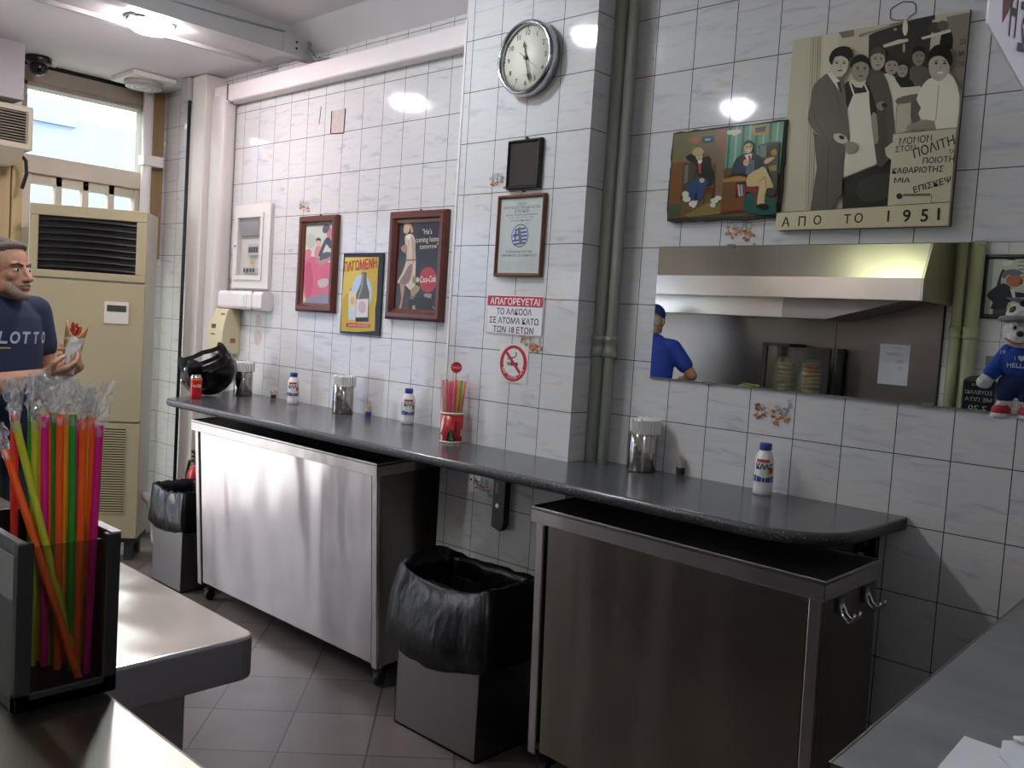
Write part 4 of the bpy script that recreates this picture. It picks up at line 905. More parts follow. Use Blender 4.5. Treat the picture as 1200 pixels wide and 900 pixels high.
for k, (s_, w_) in enumerate((('ΤΟ ΑΛΚΟΟΛ', .175), ('ΣΕ ΑΤΟΜΑ ΚΑΤΩ', .245), ('ΤΩΝ 18 ΕΤΩΝ', .20))): m.text(s_, (-.4305, YP-.0034, z1-.070-.033*k), XR, ZU, .0225, 2, w=w_, bold=.014)
m.build('lettering', [mat('sign_red', '#b3303f', .35), mat('sign_letter_white', '#efe6e6', .4), mat('sign_letter_black', '#1d1a1d', .4)], t, flip=False)
# no-smoking sticker
x0, x1, z0, z1 = -.490, -.347, 1.246, 1.387
t = hanging('no_smoking_sign', 'square white sticker with red crossed-out cigarette ring on the pilaster', 'sign', x0, x1, z0, z1, YP)
a = flat(x0, x1, z0, z1, YP-.0005, None, '#cfcdc9')
a.ell('#b02a36', .5, .5, .47, .47, 0, 40).ell('#d6d2cf', .5, .53, .35, .36, 0, 40)
a.poly('#3a3735', [(.28, .44), (.66, .44), (.66, .53), (.28, .53)]).poly('#8c8580', [(.28, .44), (.42, .44), (.42, .53), (.28, .53)]); a.line('#26221f', [(.30, .58), (.33, .64), (.42, .65), (.48, .64), (.56, .68), (.60, .74), (.56, .80)], .03)
a.line('#b02a36', [(.22, .80), (.78, .24)], .085)
for k, ch in enumerate('NO SMOKING'):
    if ch == ' ': continue
    an = R(205+14.5*k); p_ = (.5+.41*math.cos(an), .5+.41*math.sin(an)); q_ = Vector((-math.sin(an), math.cos(an))); a.text('#e6dcdc', ch, (p_[0]-q_.x*.035, p_[1]-q_.y*.035), (p_[0]+q_.x*.035, p_[1]+q_.y*.035), .011, .012)
a.build('sticker_face', t)

# ------------------------------------------------------------------ right stretch
x0, x1, z0, z1 = .105, .508, 1.830, 2.122
t = hanging('painting', 'small painting of two seated men in split rooms, ragged dark edge', 'painting', x0, x1, z0, z1, 0)
rg = random.Random(2); m = MB(); e = []
for (ax, az), (bx, bz) in (((x0, z0), (x1, z0)), ((x1, z0), (x1, z1)), ((x1, z1), (x0, z1)), ((x0, z1), (x0, z0))):
    for k in range(14): e.append((ax+(bx-ax)*k/14+rg.uniform(-.0025, .0025), az+(bz-az)*k/14+rg.uniform(-.0025, .0025)))
m.prism([(x, -.022, z) for x, z in e], (0, .0215, 0)); m.build('board', mat('ragged_board', '#1f1a15', .7), t)
a = flat(x0+.006, x1-.008, z0+.008, z1-.006, -.0225, [(125, 180), (955, 72), (925, 790), (92, 830)], '#5f5338', .22)
G = '#60917a'
a.poly('#6c6a47', [(125, 180), (430, 140), (440, 300), (300, 400), (120, 400)]).poly('#86604a', [(430, 140), (525, 128), (515, 420), (500, 700), (440, 600), (450, 320)])
a.poly('#776046', [(360, 270), (450, 260), (500, 340), (500, 640), (380, 600)], 2).poly('#a3674c', [(240, 215), (300, 195), (325, 215), (300, 250), (250, 245)], 3).poly('#8c6a4c', [(250, 300), (290, 280), (280, 420), (240, 480)], 2)
a.poly(G, [(527, 128), (955, 72), (940, 470), (516, 480)])
for k in range(8): xx = 540+52*k; a.poly('#27614f' if k % 2 == 0 else '#86b398', [(xx, 126-.13*(xx-527)), (xx+16, 124-.13*(xx-527)), (xx+2, 470), (xx-14, 470)])
a.poly('#d2c9ac', [(530, 150), (625, 138), (630, 165), (600, 175), (580, 190), (560, 175), (535, 180)], 2)
a.poly('#a3843a', [(712, 110), (845, 92), (838, 172), (724, 186)]).poly('#2e3c46', [(738, 122), (820, 110), (814, 152), (742, 160)])
a.poly('#34485c', [(344, 200), (422, 190), (426, 238), (346, 246)]).poly('#8aa2ac', [(358, 212), (405, 206), (400, 226), (362, 230)])
a.poly('#695038', [(100, 700), (500, 660), (495, 785), (92, 830)]).poly('#7d6c3c', [(220, 800), (400, 700), (495, 690), (495, 785), (260, 815)]).poly('#46513a', [(100, 720), (200, 710), (190, 800), (95, 820)])
a.poly('#724d2a', [(122, 378), (240, 364), (232, 395), (205, 398), (190, 705), (104, 705)]).poly('#8a6436', [(122, 378), (240, 364), (234, 385), (122, 398)]).poly('#4c4234', [(205, 400), (300, 390), (290, 560), (240, 620), (195, 600)]).poly('#6d6a62', [(215, 420), (245, 410), (240, 540), (212, 560)])
a.poly('#5c2c20', [(362, 590), (442, 580), (436, 700), (425, 700), (425, 620), (372, 625), (372, 705), (362, 705)]).line('#6a3524', [(440, 400), (438, 600)], 10)
a.poly('#1c211d', [(225, 350), (290, 320), (330, 360), (400, 345), (412, 420), (440, 480), (430, 560), (370, 575), (318, 520), (300, 420), (240, 380)], 3)
a.poly('#2b456b', [(330, 500), (400, 540), (372, 590), (340, 690), (310, 695), (315, 600), (290, 690), (262, 690), (232, 600), (258, 560)], 3).poly('#a83b33', [(318, 400), (338, 392), (340, 480), (324, 475)]).poly('#d8d0ba', [(312, 380), (350, 372), (340, 400), (318, 402)])
a.ell('#c6a583', 322, 342, 26, 38, -10).poly('#a89b6c', [(270, 325), (290, 288), (330, 280), (356, 305), (350, 325), (300, 345)], 3).ell('#2b2019', 312, 345, 5, 4).ell('#2b2019', 336, 340, 5, 4).ell('#7d4436', 326, 362, 9, 4).ell('#c6a583', 350, 530, 20, 18)
a.poly('#cfc7b4', [(262, 695), (300, 688), (285, 730), (258, 725)], 2).poly('#cfc7b4', [(300, 690), (325, 690), (300, 740), (280, 735)], 2)
for q in ((228, 640, 26, 26), (238, 675, 30, 22), (450, 685, 30, 20), (478, 665, 26, 18), (440, 720, 22, 18)): a.ell('#c9c5b4', *q)
a.poly('#5b3a22', [(516, 440), (580, 430), (570, 500), (516, 510)]).poly('#a1763f', [(512, 520), (640, 490), (702, 512), (690, 528), (514, 545)]).poly('#6b4526', [(512, 545), (695, 528), (690, 750), (500, 780)]).poly('#7b2a25', [(500, 765), (690, 742), (690, 760), (500, 785)])
a.poly('#2a1c14', [(612, 545), (690, 538), (688, 655), (612, 660)])
for k, col in enumerate(('#a34038', '#c9c2ae', '#3a5f6d', '#b7b0a0', '#41598a', '#8f3a33')): a.poly(col, [(616+11*k, 560), (625+11*k, 558), (640+9*k, 650), (630+9*k, 652)])
a.poly('#3f4240', [(770, 260), (845, 235), (930, 225), (925, 640), (850, 420), (800, 400)]).poly('#6d6f68', [(785, 262), (835, 255), (835, 345), (788, 350)]).poly('#23282a', [(838, 262), (925, 240), (925, 330), (840, 350)]).ell('#a8702c', 895, 310, 24, 26).poly('#8d7336', [(855, 420), (920, 405), (918, 450), (870, 455)])
a.poly('#1d5147', [(695, 640), (780, 620), (925, 690), (925, 790), (690, 770)], 2).poly('#7a3226', [(690, 575), (788, 570), (785, 605), (770, 610), (770, 720), (760, 720), (755, 620), (690, 615)])
a.poly('#232837', [(590, 400), (620, 350), (680, 322), (750, 318), (800, 350), (830, 400), (790, 430), (740, 480), (700, 490), (590, 480), (580, 450)], 3)
a.poly('#4f6870', [(682, 380), (748, 372), (752, 450), (706, 490), (684, 470)]).poly('#d8d1c2', [(672, 335), (730, 320), (722, 372), (696, 380)]).poly('#8f2430', [(700, 340), (716, 336), (722, 372), (706, 376)])
a.ell('#caa584', 700, 275, 31, 46, 4).poly('#231c18', [(664, 268), (668, 238), (700, 220), (732, 234), (730, 260), (712, 244), (684, 250)], 3).ell('#231c18', 690, 272, 8, 6).ell('#231c18', 716, 268, 8, 6).poly('#e8d9c8', [(692, 300), (716, 294), (706, 308)])
a.poly('#2a3042', [(590, 480), (600, 440), (672, 410), (680, 430), (640, 480)], 2).ell('#caa584', 686, 392, 22, 26).poly('#c6a07f', [(822, 385), (850, 355), (905, 348), (880, 375), (840, 402)], 2)
a.poly('#c2ab78', [(704, 490), (800, 430), (840, 440), (900, 565), (890, 585), (850, 590), (838, 690), (842, 712), (782, 716), (790, 610), (785, 570), (702, 575)], 2).line('#8c7a4e', [(790, 540), (836, 500), (850, 585)], 6)
a.poly('#14120f', [(780, 716), (842, 706), (880, 735), (850, 752), (790, 742)], 2).poly('#3c3a36', [(850, 595), (905, 585), (912, 640), (870, 645)], 2)
a.build('painted_surface', t)

x0, x1, z0, z1 = .502, .996, 1.792, 2.358
t = hanging('old_photograph', 'large old black-and-white photograph board reading ΑΠΟ ΤΟ 1951', 'photograph', x0, x1, z0, z1, 0)
backboard(t, x0, x1, z0, z1, 0, .012, mat('board_edge', '#2a2825', .6))
a = flat(x0, x1, z0, z1, -.012, [(98, 148), (1172, -52), (1075, 1278), (22, 1318)], '#beb69a', .3)
a.poly('#bab299', [(98, 148), (205, 128), (190, 1195), (28, 1212)])
for k in range(5): a.poly('#8f886f' if k % 2 else '#a69e83', [(205+14*k, 130), (212+14*k, 128), (196+14*k, 1190), (189+14*k, 1190)])
a.poly('#c7bfa6', [(285, 118), (380, 100), (360, 400), (250, 1190), (245, 800)]).poly('#7c7562', [(375, 98), (470, 80), (470, 118), (400, 135)]).poly('#bdb59b', [(470, 140), (560, 122), (560, 330), (465, 330)])
a.poly('#393632', [(560, 115), (700, 45), (960, -12), (950, 420), (800, 520), (560, 420)]).poly('#8b8470', [(500, 110), (700, 50), (830, 20), (500, 128)]).poly('#c9c3ae', [(645, 175), (740, 140), (800, 135), (800, 150), (655, 190)])
a.ell('#d6d0bd', 780, 68, 16, 48).ell('#a59d89', 775, 190, 8, 30).ell('#8c8470', 720, 78, 12, 9)
a.poly('#837c6c', [(1030, 0), (1172, -30), (1140, 450), (1060, 330)]).poly('#b8b19c', [(945, 20), (1010, 8), (985, 250), (930, 240)]).poly('#1d1c1b', [(1000, 110), (1060, 80), (1070, 190), (1000, 210)], 2).ell('#46433e', 965, 66, 46, 34).ell('#5e5a52', 1010, 52, 34, 30).poly('#cdc7b5', [(880, 126), (1056, 74), (1060, 92), (886, 140)])
for k, s_ in enumerate(('ΖΩ', 'ΜΕ', 'ΖΟ')): a.text('#2d2a26', s_, (1112, 170+68*k), (1150, 162+68*k), .013)
a.poly('#1e1c1a', [(418, 1000), (640, 905), (745, 840), (712, 1166), (420, 1186)]).poly('#35322e', [(520, 1010), (700, 960), (700, 1110), (530, 1130)], 2)
def face(cx, cy, rx, ry, sk, hair, rot=0, eyes=True):
    a.ell(sk, cx, cy, rx, ry, rot, 24); a.poly(hair, [(cx-rx*1.05, cy-ry*.1), (cx-rx*1.1, cy-ry*.6), (cx-rx*.5, cy-ry*1.15), (cx+rx*.4, cy-ry*1.2), (cx+rx*1.1, cy-ry*.7), (cx+rx*1.05, cy-ry*.15), (cx+rx*.8, cy-ry*.45), (cx+rx*.1, cy-ry*.65), (cx-rx*.7, cy-ry*.45)], 2)
    if eyes:
        for s_ in (-1, 1): a.ell('#2e2a26', cx+rx*.12+s_*rx*.4, cy-ry*.08, rx*.17, ry*.06); a.line('#3a352f', [(cx+rx*.12+s_*rx*.6, cy-ry*.22), (cx+rx*.12+s_*rx*.2, cy-ry*.24)], ry*.05)
        a.line('#857b6c', [(cx+rx*.12, cy-ry*.05), (cx+rx*.2, cy+ry*.25), (cx+rx*.08, cy+ry*.28)], ry*.045); a.ell('#5c4f46', cx+rx*.1, cy+ry*.5, rx*.3, ry*.06)
a.poly('#5f5a52', [(810, 320), (865, 300), (930, 320), (935, 420), (890, 590), (850, 660), (825, 600), (825, 420)], 2); face(866, 245, 38, 55, '#8a8274', '#1c1a18')
a.poly('#25221f', [(718, 385), (770, 370), (832, 395), (835, 440), (740, 480)], 2).poly('#b7b09b', [(745, 545), (828, 515), (828, 700), (735, 715)]); face(770, 325, 33, 47, '#9b9381', '#2c2925')
a.poly('#cdc6b1', [(655, 352), (722, 368), (765, 435), (880, 424), (885, 468), (770, 490), (738, 560), (740, 690), (715, 640), (690, 450)], 2).poly('#6d665a', [(745, 500), (860, 478), (862, 515), (745, 535)], 2); face(704, 305, 40, 54, '#9d9583', '#35312c')
a.poly('#524d46', [(548, 340), (610, 330), (655, 345), (712, 500), (738, 800), (700, 880), (622, 915), (580, 600)], 2).poly('#474239', [(640, 560), (680, 560), (700, 850), (650, 880)]); face(620, 268, 45, 64, '#a39b88', '#4d4840'); a.poly('#857d6c', [(615, 545), (650, 520), (680, 540), (650, 580)], 2).ell('#1e1c1a', 668, 545, 16, 16)
a.poly('#211f1c', [(420, 425), (470, 398), (550, 402), (590, 470), (622, 590), (590, 612), (560, 520), (480, 520), (445, 570)], 2).poly('#d3cdb9', [(480, 478), (572, 464), (580, 560), (612, 790), (630, 905), (425, 990), (440, 700), (445, 570)]).line('#d3cdb9', [(482, 480), (455, 405)], 10).line('#d3cdb9', [(570, 470), (542, 410)], 10).poly('#c9c2ac', [(452, 395), (555, 396), (530, 440), (490, 436)]); face(518, 330, 54, 76, '#918978', '#1a1816')
a.poly('#8d8574', [(590, 610), (622, 600), (638, 750), (625, 782), (608, 760)], 2)
a.poly('#5d5850', [(310, 358), (350, 345), (420, 400), (440, 560), (462, 740), (440, 760), (370, 720), (340, 776), (250, 710), (205, 640), (218, 540), (236, 430)], 2).poly('#57524b', [(240, 710), (340, 772), (375, 722), (440, 752), (425, 930), (418, 1090), (350, 1190), (230, 1196), (265, 930)]).line('#3d3934', [(335, 790), (330, 1180)], 5).line('#3d3934', [(232, 560), (250, 640), (330, 770)], 4)
a.poly('#d2ccb8', [(316, 352), (345, 345), (395, 400), (398, 465), (372, 430)]).poly('#2a2724', [(378, 410), (400, 400), (410, 470), (398, 470)]).line('#47433c', [(360, 420), (420, 640)], 4)
face(392, 298, 56, 78, '#bdb5a3', '#100f0e', 8); a.poly('#100f0e', [(336, 290), (342, 225), (395, 190), (455, 196), (474, 240), (462, 262), (430, 240), (390, 236), (362, 262), (350, 300)], 2)
a.ell('#bdb5a2', 408, 752, 46, 28, 25).ell('#1e1c1a', 415, 745, 18, 12, 25).poly('#8b8373', [(430, 790), (480, 770), (515, 800), (490, 840), (450, 840)], 2)
a.poly('#8c8473', [(800, 692), (880, 640), (985, 638), (985, 690)], 2).poly('#dad4c0', [(925, 395), (960, 375), (1052, 345), (1110, 420), (1136, 560), (1112, 692), (990, 690), (980, 640), (900, 630), (880, 590), (895, 560), (866, 510), (892, 440)], 2).line('#9d967f', [(1000, 420), (985, 640)], 5)
face(1000, 298, 64, 100, '#b0a896', '#1b1917', 4); a.ell('#ddd6c6', 1008, 347, 20, 7); a.poly('#1b1917', [(938, 270), (950, 215), (1010, 190), (1068, 215), (1080, 270), (1068, 310), (1046, 270), (1010, 245), (966, 250)], 2)
a.poly('#c6bfa4', [(730, 722), (1114, 682), (1084, 1146), (704, 1168)]).poly('#c6bfa4', [(730, 770), (680, 812), (690, 856), (722, 880)], 1).line('#827b66', [(730, 722), (1114, 682)], 6)
for s_, p_, q_, h_ in (('ΜΟΝΟΝ', (768, 790), (966, 766), .019), ('ΣΤΟΝ', (744, 835), (866, 820), .016), ('ΠΟΛΙΤΗ', (862, 870), (1108, 780), .026), ('ΠΟΙΟΤΗ', (912, 902), (1104, 888), .016), ('ΚΑΘΑΡΙΟΤΗΣ', (728, 966), (1040, 950), .016), ('ΜΙΑ', (740, 1022), (838, 1018), .014), ('ΕΠΙΣΚΕΨ', (864, 1082), (1092, 1012), .017), ('ΤΑ', (1070, 842), (1106, 836), .011)): a.text('#33302b', s_, p_, q_, h_, .01)
a.ell('#2a2724', 776, 1102, 18, 18).line('#6f6957', [(800, 1094), (965, 1090)], 14).line('#8a836f', [(972, 1085), (970, 1140)], 4)
a.poly('#c9bf9d', [(28, 1212), (1085, 1135), (1075, 1278), (22, 1318)]).line('#4a463c', [(28, 1212), (1085, 1135)], 4)
for s_, p_, q_, h_ in (('Α', (62, 1296), (108, 1294), .028), ('Π', (162, 1292), (206, 1290), .028), ('Ο', (254, 1282), (302, 1280), .026), ('Τ', (438, 1274), (484, 1272), .026), ('Ο', (505, 1268), (556, 1265), .026), ('1', (690, 1260), (732, 1257), .032), ('9', (798, 1260), (846, 1257), .034), ('5', (900, 1256), (960, 1253), .034), ('1', (994, 1248), (1040, 1244), .034)): a.text('#1c1a17', s_, p_, q_, h_, .012)
a.build('print', t)
# long mirror with clips
x0, x1, z0, z1 = .074, 1.42, 1.3115, 1.748
t = hanging('wall_mirror', 'long frameless mirror on the tiles reflecting the kitchen hood', 'mirror', x0, x1, z0, z1, 0)
m = MB(); m.box(x0, x1, -.006, -.0006, z0, z1); m.build('silvered_glass', mat('mirror_silver', '#d6d8d4', .0, metal=1), t)
m = MB(); 
for e_ in ((x0, x1, z0-.004, z0), (x0, x1, z1, z1+.002)): m.box(e_[0], e_[1], -.0075, -.0005, e_[2], e_[3])
m.build('edge_trim', mat('mirror_edge', '#6c6b66', .4), t)
for x, z in ((.345, z1), (1.075, z1), (.30, z0), (.98, z0)): MB().rbox(x-.014, x+.014, -.010, -.0005, z-.006, z+.006, .003, axis='y').build('clip', M_chrome, t)
# ------------------------------------------------------------------ ceiling fittings and air conditioning
M_diff = mat('lamp_diffuser', '#fffaf2', .5, emit=LAMP_SHOP)
def lamp(label, x, y, z, power, col='#fff6ec', r=.098):
    t = thing('round_ceiling_lamp', label, 'ceiling lamp', (x, y, z), 'round ceiling lamps')
    MB().lathe([(r+.012, 0), (r+.012, -.012), (r+.004, -.02), (0, -.02)], (x, y, z), seg=36).build('rim', M_chrome, t)
    MB().lathe([(r, -.0205), (r*.97, -.035), (r*.8, -.05), (r*.4, -.06), (0, -.062)], (x, y, z), seg=36).build('diffuser', mat('lamp_glow_%d_%s' % (power, col[1:]), col, .5, emit=power), t)
    return t
lamp('round lamp shining on the underside of the ceiling beam', -2.265, -.70, 2.716, LAMP_BEAM, '#ffeef4')
lamp('round ceiling lamp in front of the pilaster', -.86, -1.02, 2.83, LAMP_SHOP*1.6, '#eef5ff', .078)
lamp('round ceiling lamp over the service counter', -.95, -2.2, 2.83, LAMP_SHOP*1.2, '#f4f6ff', .078)
lamp('added unseen fill lamp on the ceiling behind the slate grey counter', 2.2, -2.6, 2.83, LAMP_SHOP*1.0, '#f0f5ff')  # fill lamp added out of view to brighten the slate counter and straws
def tube_lamp(label, x0, x1, y, z, power, col):
    t = thing('tube_lamp', label, 'ceiling lamp', ((x0+x1)/2, y, z))
    MB().box(x0, x1, y-.03, y+.03, z-.03, z).build('batten', M_white, t, bevel=.004); MB().cyl((x0+.03, y, z-.05), (x1-.03, y, z-.05), .014, seg=14).build('tube', mat('tube_glow_%d' % power, col, .5, emit=power), t)
    m = MB()
    for x in (x0+.015, x1-.015): m.box(x-.012, x+.012, y-.018, y+.018, z-.07, z-.028)
    m.build('end_cap', M_white, t)
tube_lamp('fluorescent tube lamp on the ceiling in front of the kitchen hood', -1.15, -.55, -2.95, 2.83, LAMP_KITCHEN, '#f4ffd2')
# grille fitting on the ceiling by the transom
cx, cy = -3.40, -.21
t = thing('ceiling_speaker', 'square white ceiling fitting with a round grille near the transom window', 'ceiling fitting', (cx, cy, ZC))
m = MB(); m.box(cx-.15, cx+.15, cy-.125, cy+.125, ZC-.028, ZC-.0005); m.build('housing', M_white, t, bevel=.006)
m = MB(); m.lathe([(.105, 0), (.105, -.018), (.09, -.03), (0, -.034)], (cx, cy, ZC-.028), seg=32)
gr = m.build('round_grille', mat('grille_grey', '#aaa8a6', .5), t); m = MB()
for k in range(3): m.lathe([(.03+.028*k, -.032+.0), (.036+.028*k, -.036+.003*k), (.042+.028*k, -.032)], (cx, cy, ZC-.028), seg=32, cap=False)
m.build('ring', M_white, gr)
t = thing('dome_camera', 'black dome security camera under the ceiling by the bulkhead', 'security camera', (-3.52, -.74, ZC))
dc = Vector((-3.52, -.735, ZC))
MB().lathe([(.062, 0), (.066, -.008), (.064, -.03), (.052, -.04), (0, -.04)], dc, seg=28).build('mount', M_black, t); MB().ball(dc+Vector((0, 0, -.055)), .047, seg=24, ring=14).build('dome', mat('dome_black', '#0b0b0d', .08), t)
MB().tube([dc+Vector((.05, .03, -.01)), dc+Vector((.09, .06, -.02)), dc+Vector((.085, .055, -.055)), dc+Vector((.05, .03, -.045))], .003, 6).build('cable', M_white, t)
# wall air conditioner over the entrance
t = thing('wall_air_conditioner', 'cream wall air conditioner with a dark grille under the bulkhead', 'air conditioner', (-3.4, -1.3, 2.16))
m = MB(); m.box(XE+.002, -3.33, -1.75, -.815, 2.20, 2.425); m.prism([(XE+.002, -1.75, 2.20), (-3.33, -1.75, 2.20), (-3.40, -1.75, 2.135), (XE+.002, -1.75, 2.13)], (0, .90, 0)); m.build('casing', mat('aircon_cream', '#b4ab92', .5), t, bevel=.008)
m = MB()
m.box(-3.332, -3.327, -1.72, -.85, 2.235, 2.395, 1)
for k in range(11): m.box(-3.329, -3.318, -1.72, -.85, 2.240+.0143*k, 2.245+.0143*k, 0)
for y in (-1.3, -.85, -1.72): m.box(-3.33, -3.317, y-.006, y+.006, 2.235, 2.395, 0)
m.build('grille', [mat('aircon_slat', '#77705c', .5), M_dark], t)
MB().tube([(-3.5, -.82, 2.2), (-3.5, -.79, 2.17), (-3.5, -.785, 2.10), (-3.52, -.80, 2.02)], .010, 8).build('drain_hose', M_blackm, t)
# free-standing air conditioner in the corner, facing the room
F = Vector((.80, -.60, 0)).normalized(); U_ = Vector((-F.y, F.x, 0))           # facing direction and its right-hand side
p0 = Vector((-3.435, -.785, 0)); W_, D_, zb, zt_ = .60, .27, .125, 1.945
t = thing('floor_air_conditioner', 'tall cream free-standing air conditioner standing in the corner', 'air conditioner', p0+U_*W_/2-F*D_/2)
Tm = Matrix(((U_.x, -F.x, 0, p0.x), (U_.y, -F.y, 0, p0.y), (0, 0, 1, 0), (0, 0, 0, 1)))
def mk():
    m = MB(); m.M = Tm; return m
m = mk(); m.box(0, W_, 0.012, D_, zb, zt_); m.build('body', mat('aircon_side', '#b5b0a2', .5), t, bevel=.008)
m = mk(); m.rbox(.0, W_, -.004, .012, zb+.005, .775, .012, axis='y'); m.build('lower_panel', M_ivory, t, bevel=.003)
m = mk(); m.rbox(.0, W_, -.008, .012, .785, 1.545, .012, axis='y'); m.build('middle_panel', M_ivory, t, bevel=.003)
m = mk(); z0, z1 = 1.555, zt_
m.box(0, W_, -.006, .012, z0, 1.595); m.box(0, W_, -.006, .012, 1.885, z1); m.box(0, .045, -.006, .012, 1.595, 1.885); m.box(W_-.055, W_, -.006, .012, 1.595, 1.885); m.build('outlet_surround', M_ivory, t, bevel=.004)
m = mk(); m.box(.04, W_-.05, .005, .011, 1.59, 1.89); m.build('outlet_recess', M_dark, t)
m = mk(); M_lv = mat('louvre_black', '#232120', .4)
for k in range(8):
    z = 1.607+.036*k; q = []
    for j in range(9): u = .047+(W_-.104)*j/8; q.append((u, -.004-.012*math.sin(math.pi*j/8), z+.006*math.sin(math.pi*j/8)))
    m.rings([[(a, b, c_), (a, b+.014, c_+.010), (a, b+.016, c_+.012), (a, b+.002, c_+.005)] for a, b, c_ in q], 0, False)
m.build('louvres', M_lv, t)
m = mk(); m.rbox(.395, .520, -.014, -.007, 1.325, 1.445, .006, axis='y'); cp_ = m.build('control_panel', mat('panel_white', '#c9c6ba', .4), t)
m = mk(); m.box(.408, .508, -.0155, -.0135, 1.39, 1.425); m.build('display', mat('display_dark', '#3d4238', .3), cp_)
m = mk()
m.box(.33, .525, -.0045, -.0035, .27, .745, 1)
for k in range(34): m.box(.33, .525, -.009, -.004, .272+.0139*k, .279+.0139*k, 0)
m.build('intake_grille', [mat('intake_slat', '#a59b78', .5), M_dark], t)
for a, b in ((.03, .03), (W_-.07, .03), (.03, D_-.08), (W_-.07, D_-.08)):
    m = mk(); m.box(a, a+.045, b, b+.045, 0, zb+.002); m.build('leg', mat('stand_dark', '#252422', .6), t)
m = mk(); m.box(.0, W_, .02, D_-.02, zb-.022, zb+.002); m.build('base_frame', mat('stand_dark', '#252422', .6), t)
m = mk(); m.tube([(W_+.005, .12, .36), (W_+.05, .10, .32), (W_+.07, .06, .22), (W_+.10, .02, .12), (W_+.16, -.02, .05)], .024, 10); m.tube([(W_+.02, .2, .34), (W_+.07, .18, .30), (W_+.1, .16, .24), (W_+.13, .12, .2)], .012, 8); m.build('hose', mat('hose_grey', '#a09d94', .6), t)

# ------------------------------------------------------------------ kitchen side seen in the mirror
S_hood = steel('hood_steel', '#d2cbc0', .3, wave=.25, wscale=(2.5, 2.5, 2.5), brush=(4, 200, 300), bs=.015); S_pan = steel('panel_steel', '#716c68', .3, wave=.1, wscale=(2, 2, 2))
hx0, hx1 = -3.3, -.30
t = thing('extractor_hood', 'long stainless extractor hood over the kitchen bench, seen in the mirror', 'hood', (-1.8, -3.9, 1.8))
m = MB(); pf = [(-3.6, 1.785), (-3.6, 1.935), (-3.82, 2.40), (YF+.002, 2.40), (YF+.002, 2.38), (-3.84, 2.38), (-3.62, 1.925), (-3.62, 1.785)]
m.prism([(hx0, y, z) for y, z in pf], (hx1-hx0, 0, 0)); m.prism([(hx1, -3.6, 1.785), (hx1, -3.6, 1.935), (hx1, -3.82, 2.40), (hx1, YF+.002, 2.40), (hx1, YF+.002, 1.785)], (.012, 0, 0)); m.build('canopy', S_hood, t, bevel=.003)
m = MB(); m.box(hx0, -1.36, -3.80, YF+.002, 1.645, 1.92); m.build('filter_box', S_hood, t, bevel=.003)
m = MB(); m.prism([(-1.36, -3.80, 1.645), (-1.02, -3.80, 1.645), (-.45, -3.80, 1.80), (-.45, -3.80, 1.9), (-1.36, -3.80, 1.9)], (0, -.39, 0)); m.build('sloped_baffle', mat('baffle_pale', '#a39b98', .4, metal=.6), t, bevel=.003)
m = MB(); m.box(hx0, -1.10, YF, YF+.012, 0.5, 1.70, 0); m.box(-1.095, -.335, YF, YF+.012, .5, 2.3, 0); m.box(-.335, -.325, YF, YF+.014, .5, 2.3, 1); o = m.build('trim_16', [S_pan, M_blackm]); struct(o)
t = thing('kitchen_bench', 'stainless kitchen bench under the hood, seen in the mirror', 'bench', (-1.9, -3.95, 0))
m = MB(); m.box(hx0, -.36, YF+.014, -3.80, 1.03, 1.065); m.build('worktop', S_pan, t, bevel=.004); m = MB(); m.box(hx0+.02, -.4, YF+.02, -3.86, 0, 1.031); m.build('base', S_pan, t)
p = MB(); p.cyl((-.235, YF+.05, 0), (-.235, YF+.05, 2.83), .036); p.cyl((-.135, YF+.05, 0), (-.135, YF+.05, 2.83), .045)
for x, r_ in ((-.235, .036), (-.135, .045)): p.lathe([(r_, 0), (r_+.008, .005), (r_+.008, .03), (r_+.003, .04), (r_+.009, .06), (r_+.009, .08), (r_, .085)], (x, YF+.05, 1.56), seg=20)
struct(p.build('trim_17', mat('kitchen_pipe_paint', '#a3a67c', .4)))
t = thing('notice_sheet', 'white notice sheet on the steel kitchen wall, seen in the mirror', 'notice', (-.65, YF+.013, 1.35))
a = Art((-.54, YF+.013, 1.20), (-.215, 0, 0), (0, 0, .295), (0, 1, 0), None, '#c9cbd0', .6)
for s_, p_, q_, v in (('ΤΙΜΟΚΑΤΑΛΟΓΟΣ', .25, .9, .90), ('ΣΟΥΒΛΑΚΙ ΠΙΤΑ', .25, .8, .76), ('ΓΥΡΟΣ', .3, .75, .72), ('ΜΠΥΡΑ', .2, .4, .58), ('ΝΕΡΟ', .2, .45, .54), ('ΣΑΛΑΤΑ', .2, .42, .42), ('1951', .22, .35, .37)): a.text('#55565a', s_, (p_, v), (q_, v), .009)
a.build('print', t)
t = thing('framed_poster', 'black-framed cartoon poster of a man in a beret, seen in the mirror', 'picture', (.10, YF, 1.95))
m = MB(); m.M = Matrix.Translation((.15, YF, 0)) @ Matrix.Rotation(math.pi, 4, 'Z'); m.frame(-.15, .255, 1.71, 2.145, .03, -.026, -.001); m.build('frame', M_black, t)
a = Art((.285, YF+.008, 1.725), (-.375, 0, 0), (0, 0, .405), (0, 1, 0), [(980, 340), (455, 340), (430, 900), (900, 900)], '#b9bcb0', .4)
def mx(pts): return pts
a.poly('#8e9088', mx([(470, 345), (520, 345), (490, 895), (445, 895)])).poly('#20231f', mx([(545, 640), (560, 560), (590, 470), (612, 480), (582, 560), (575, 640)]), 2).poly('#1c1d1b', mx([(600, 350), (660, 345), (712, 380), (640, 370)])).poly('#d2d6cc', mx([(590, 390), (690, 380), (660, 430), (600, 430)]))
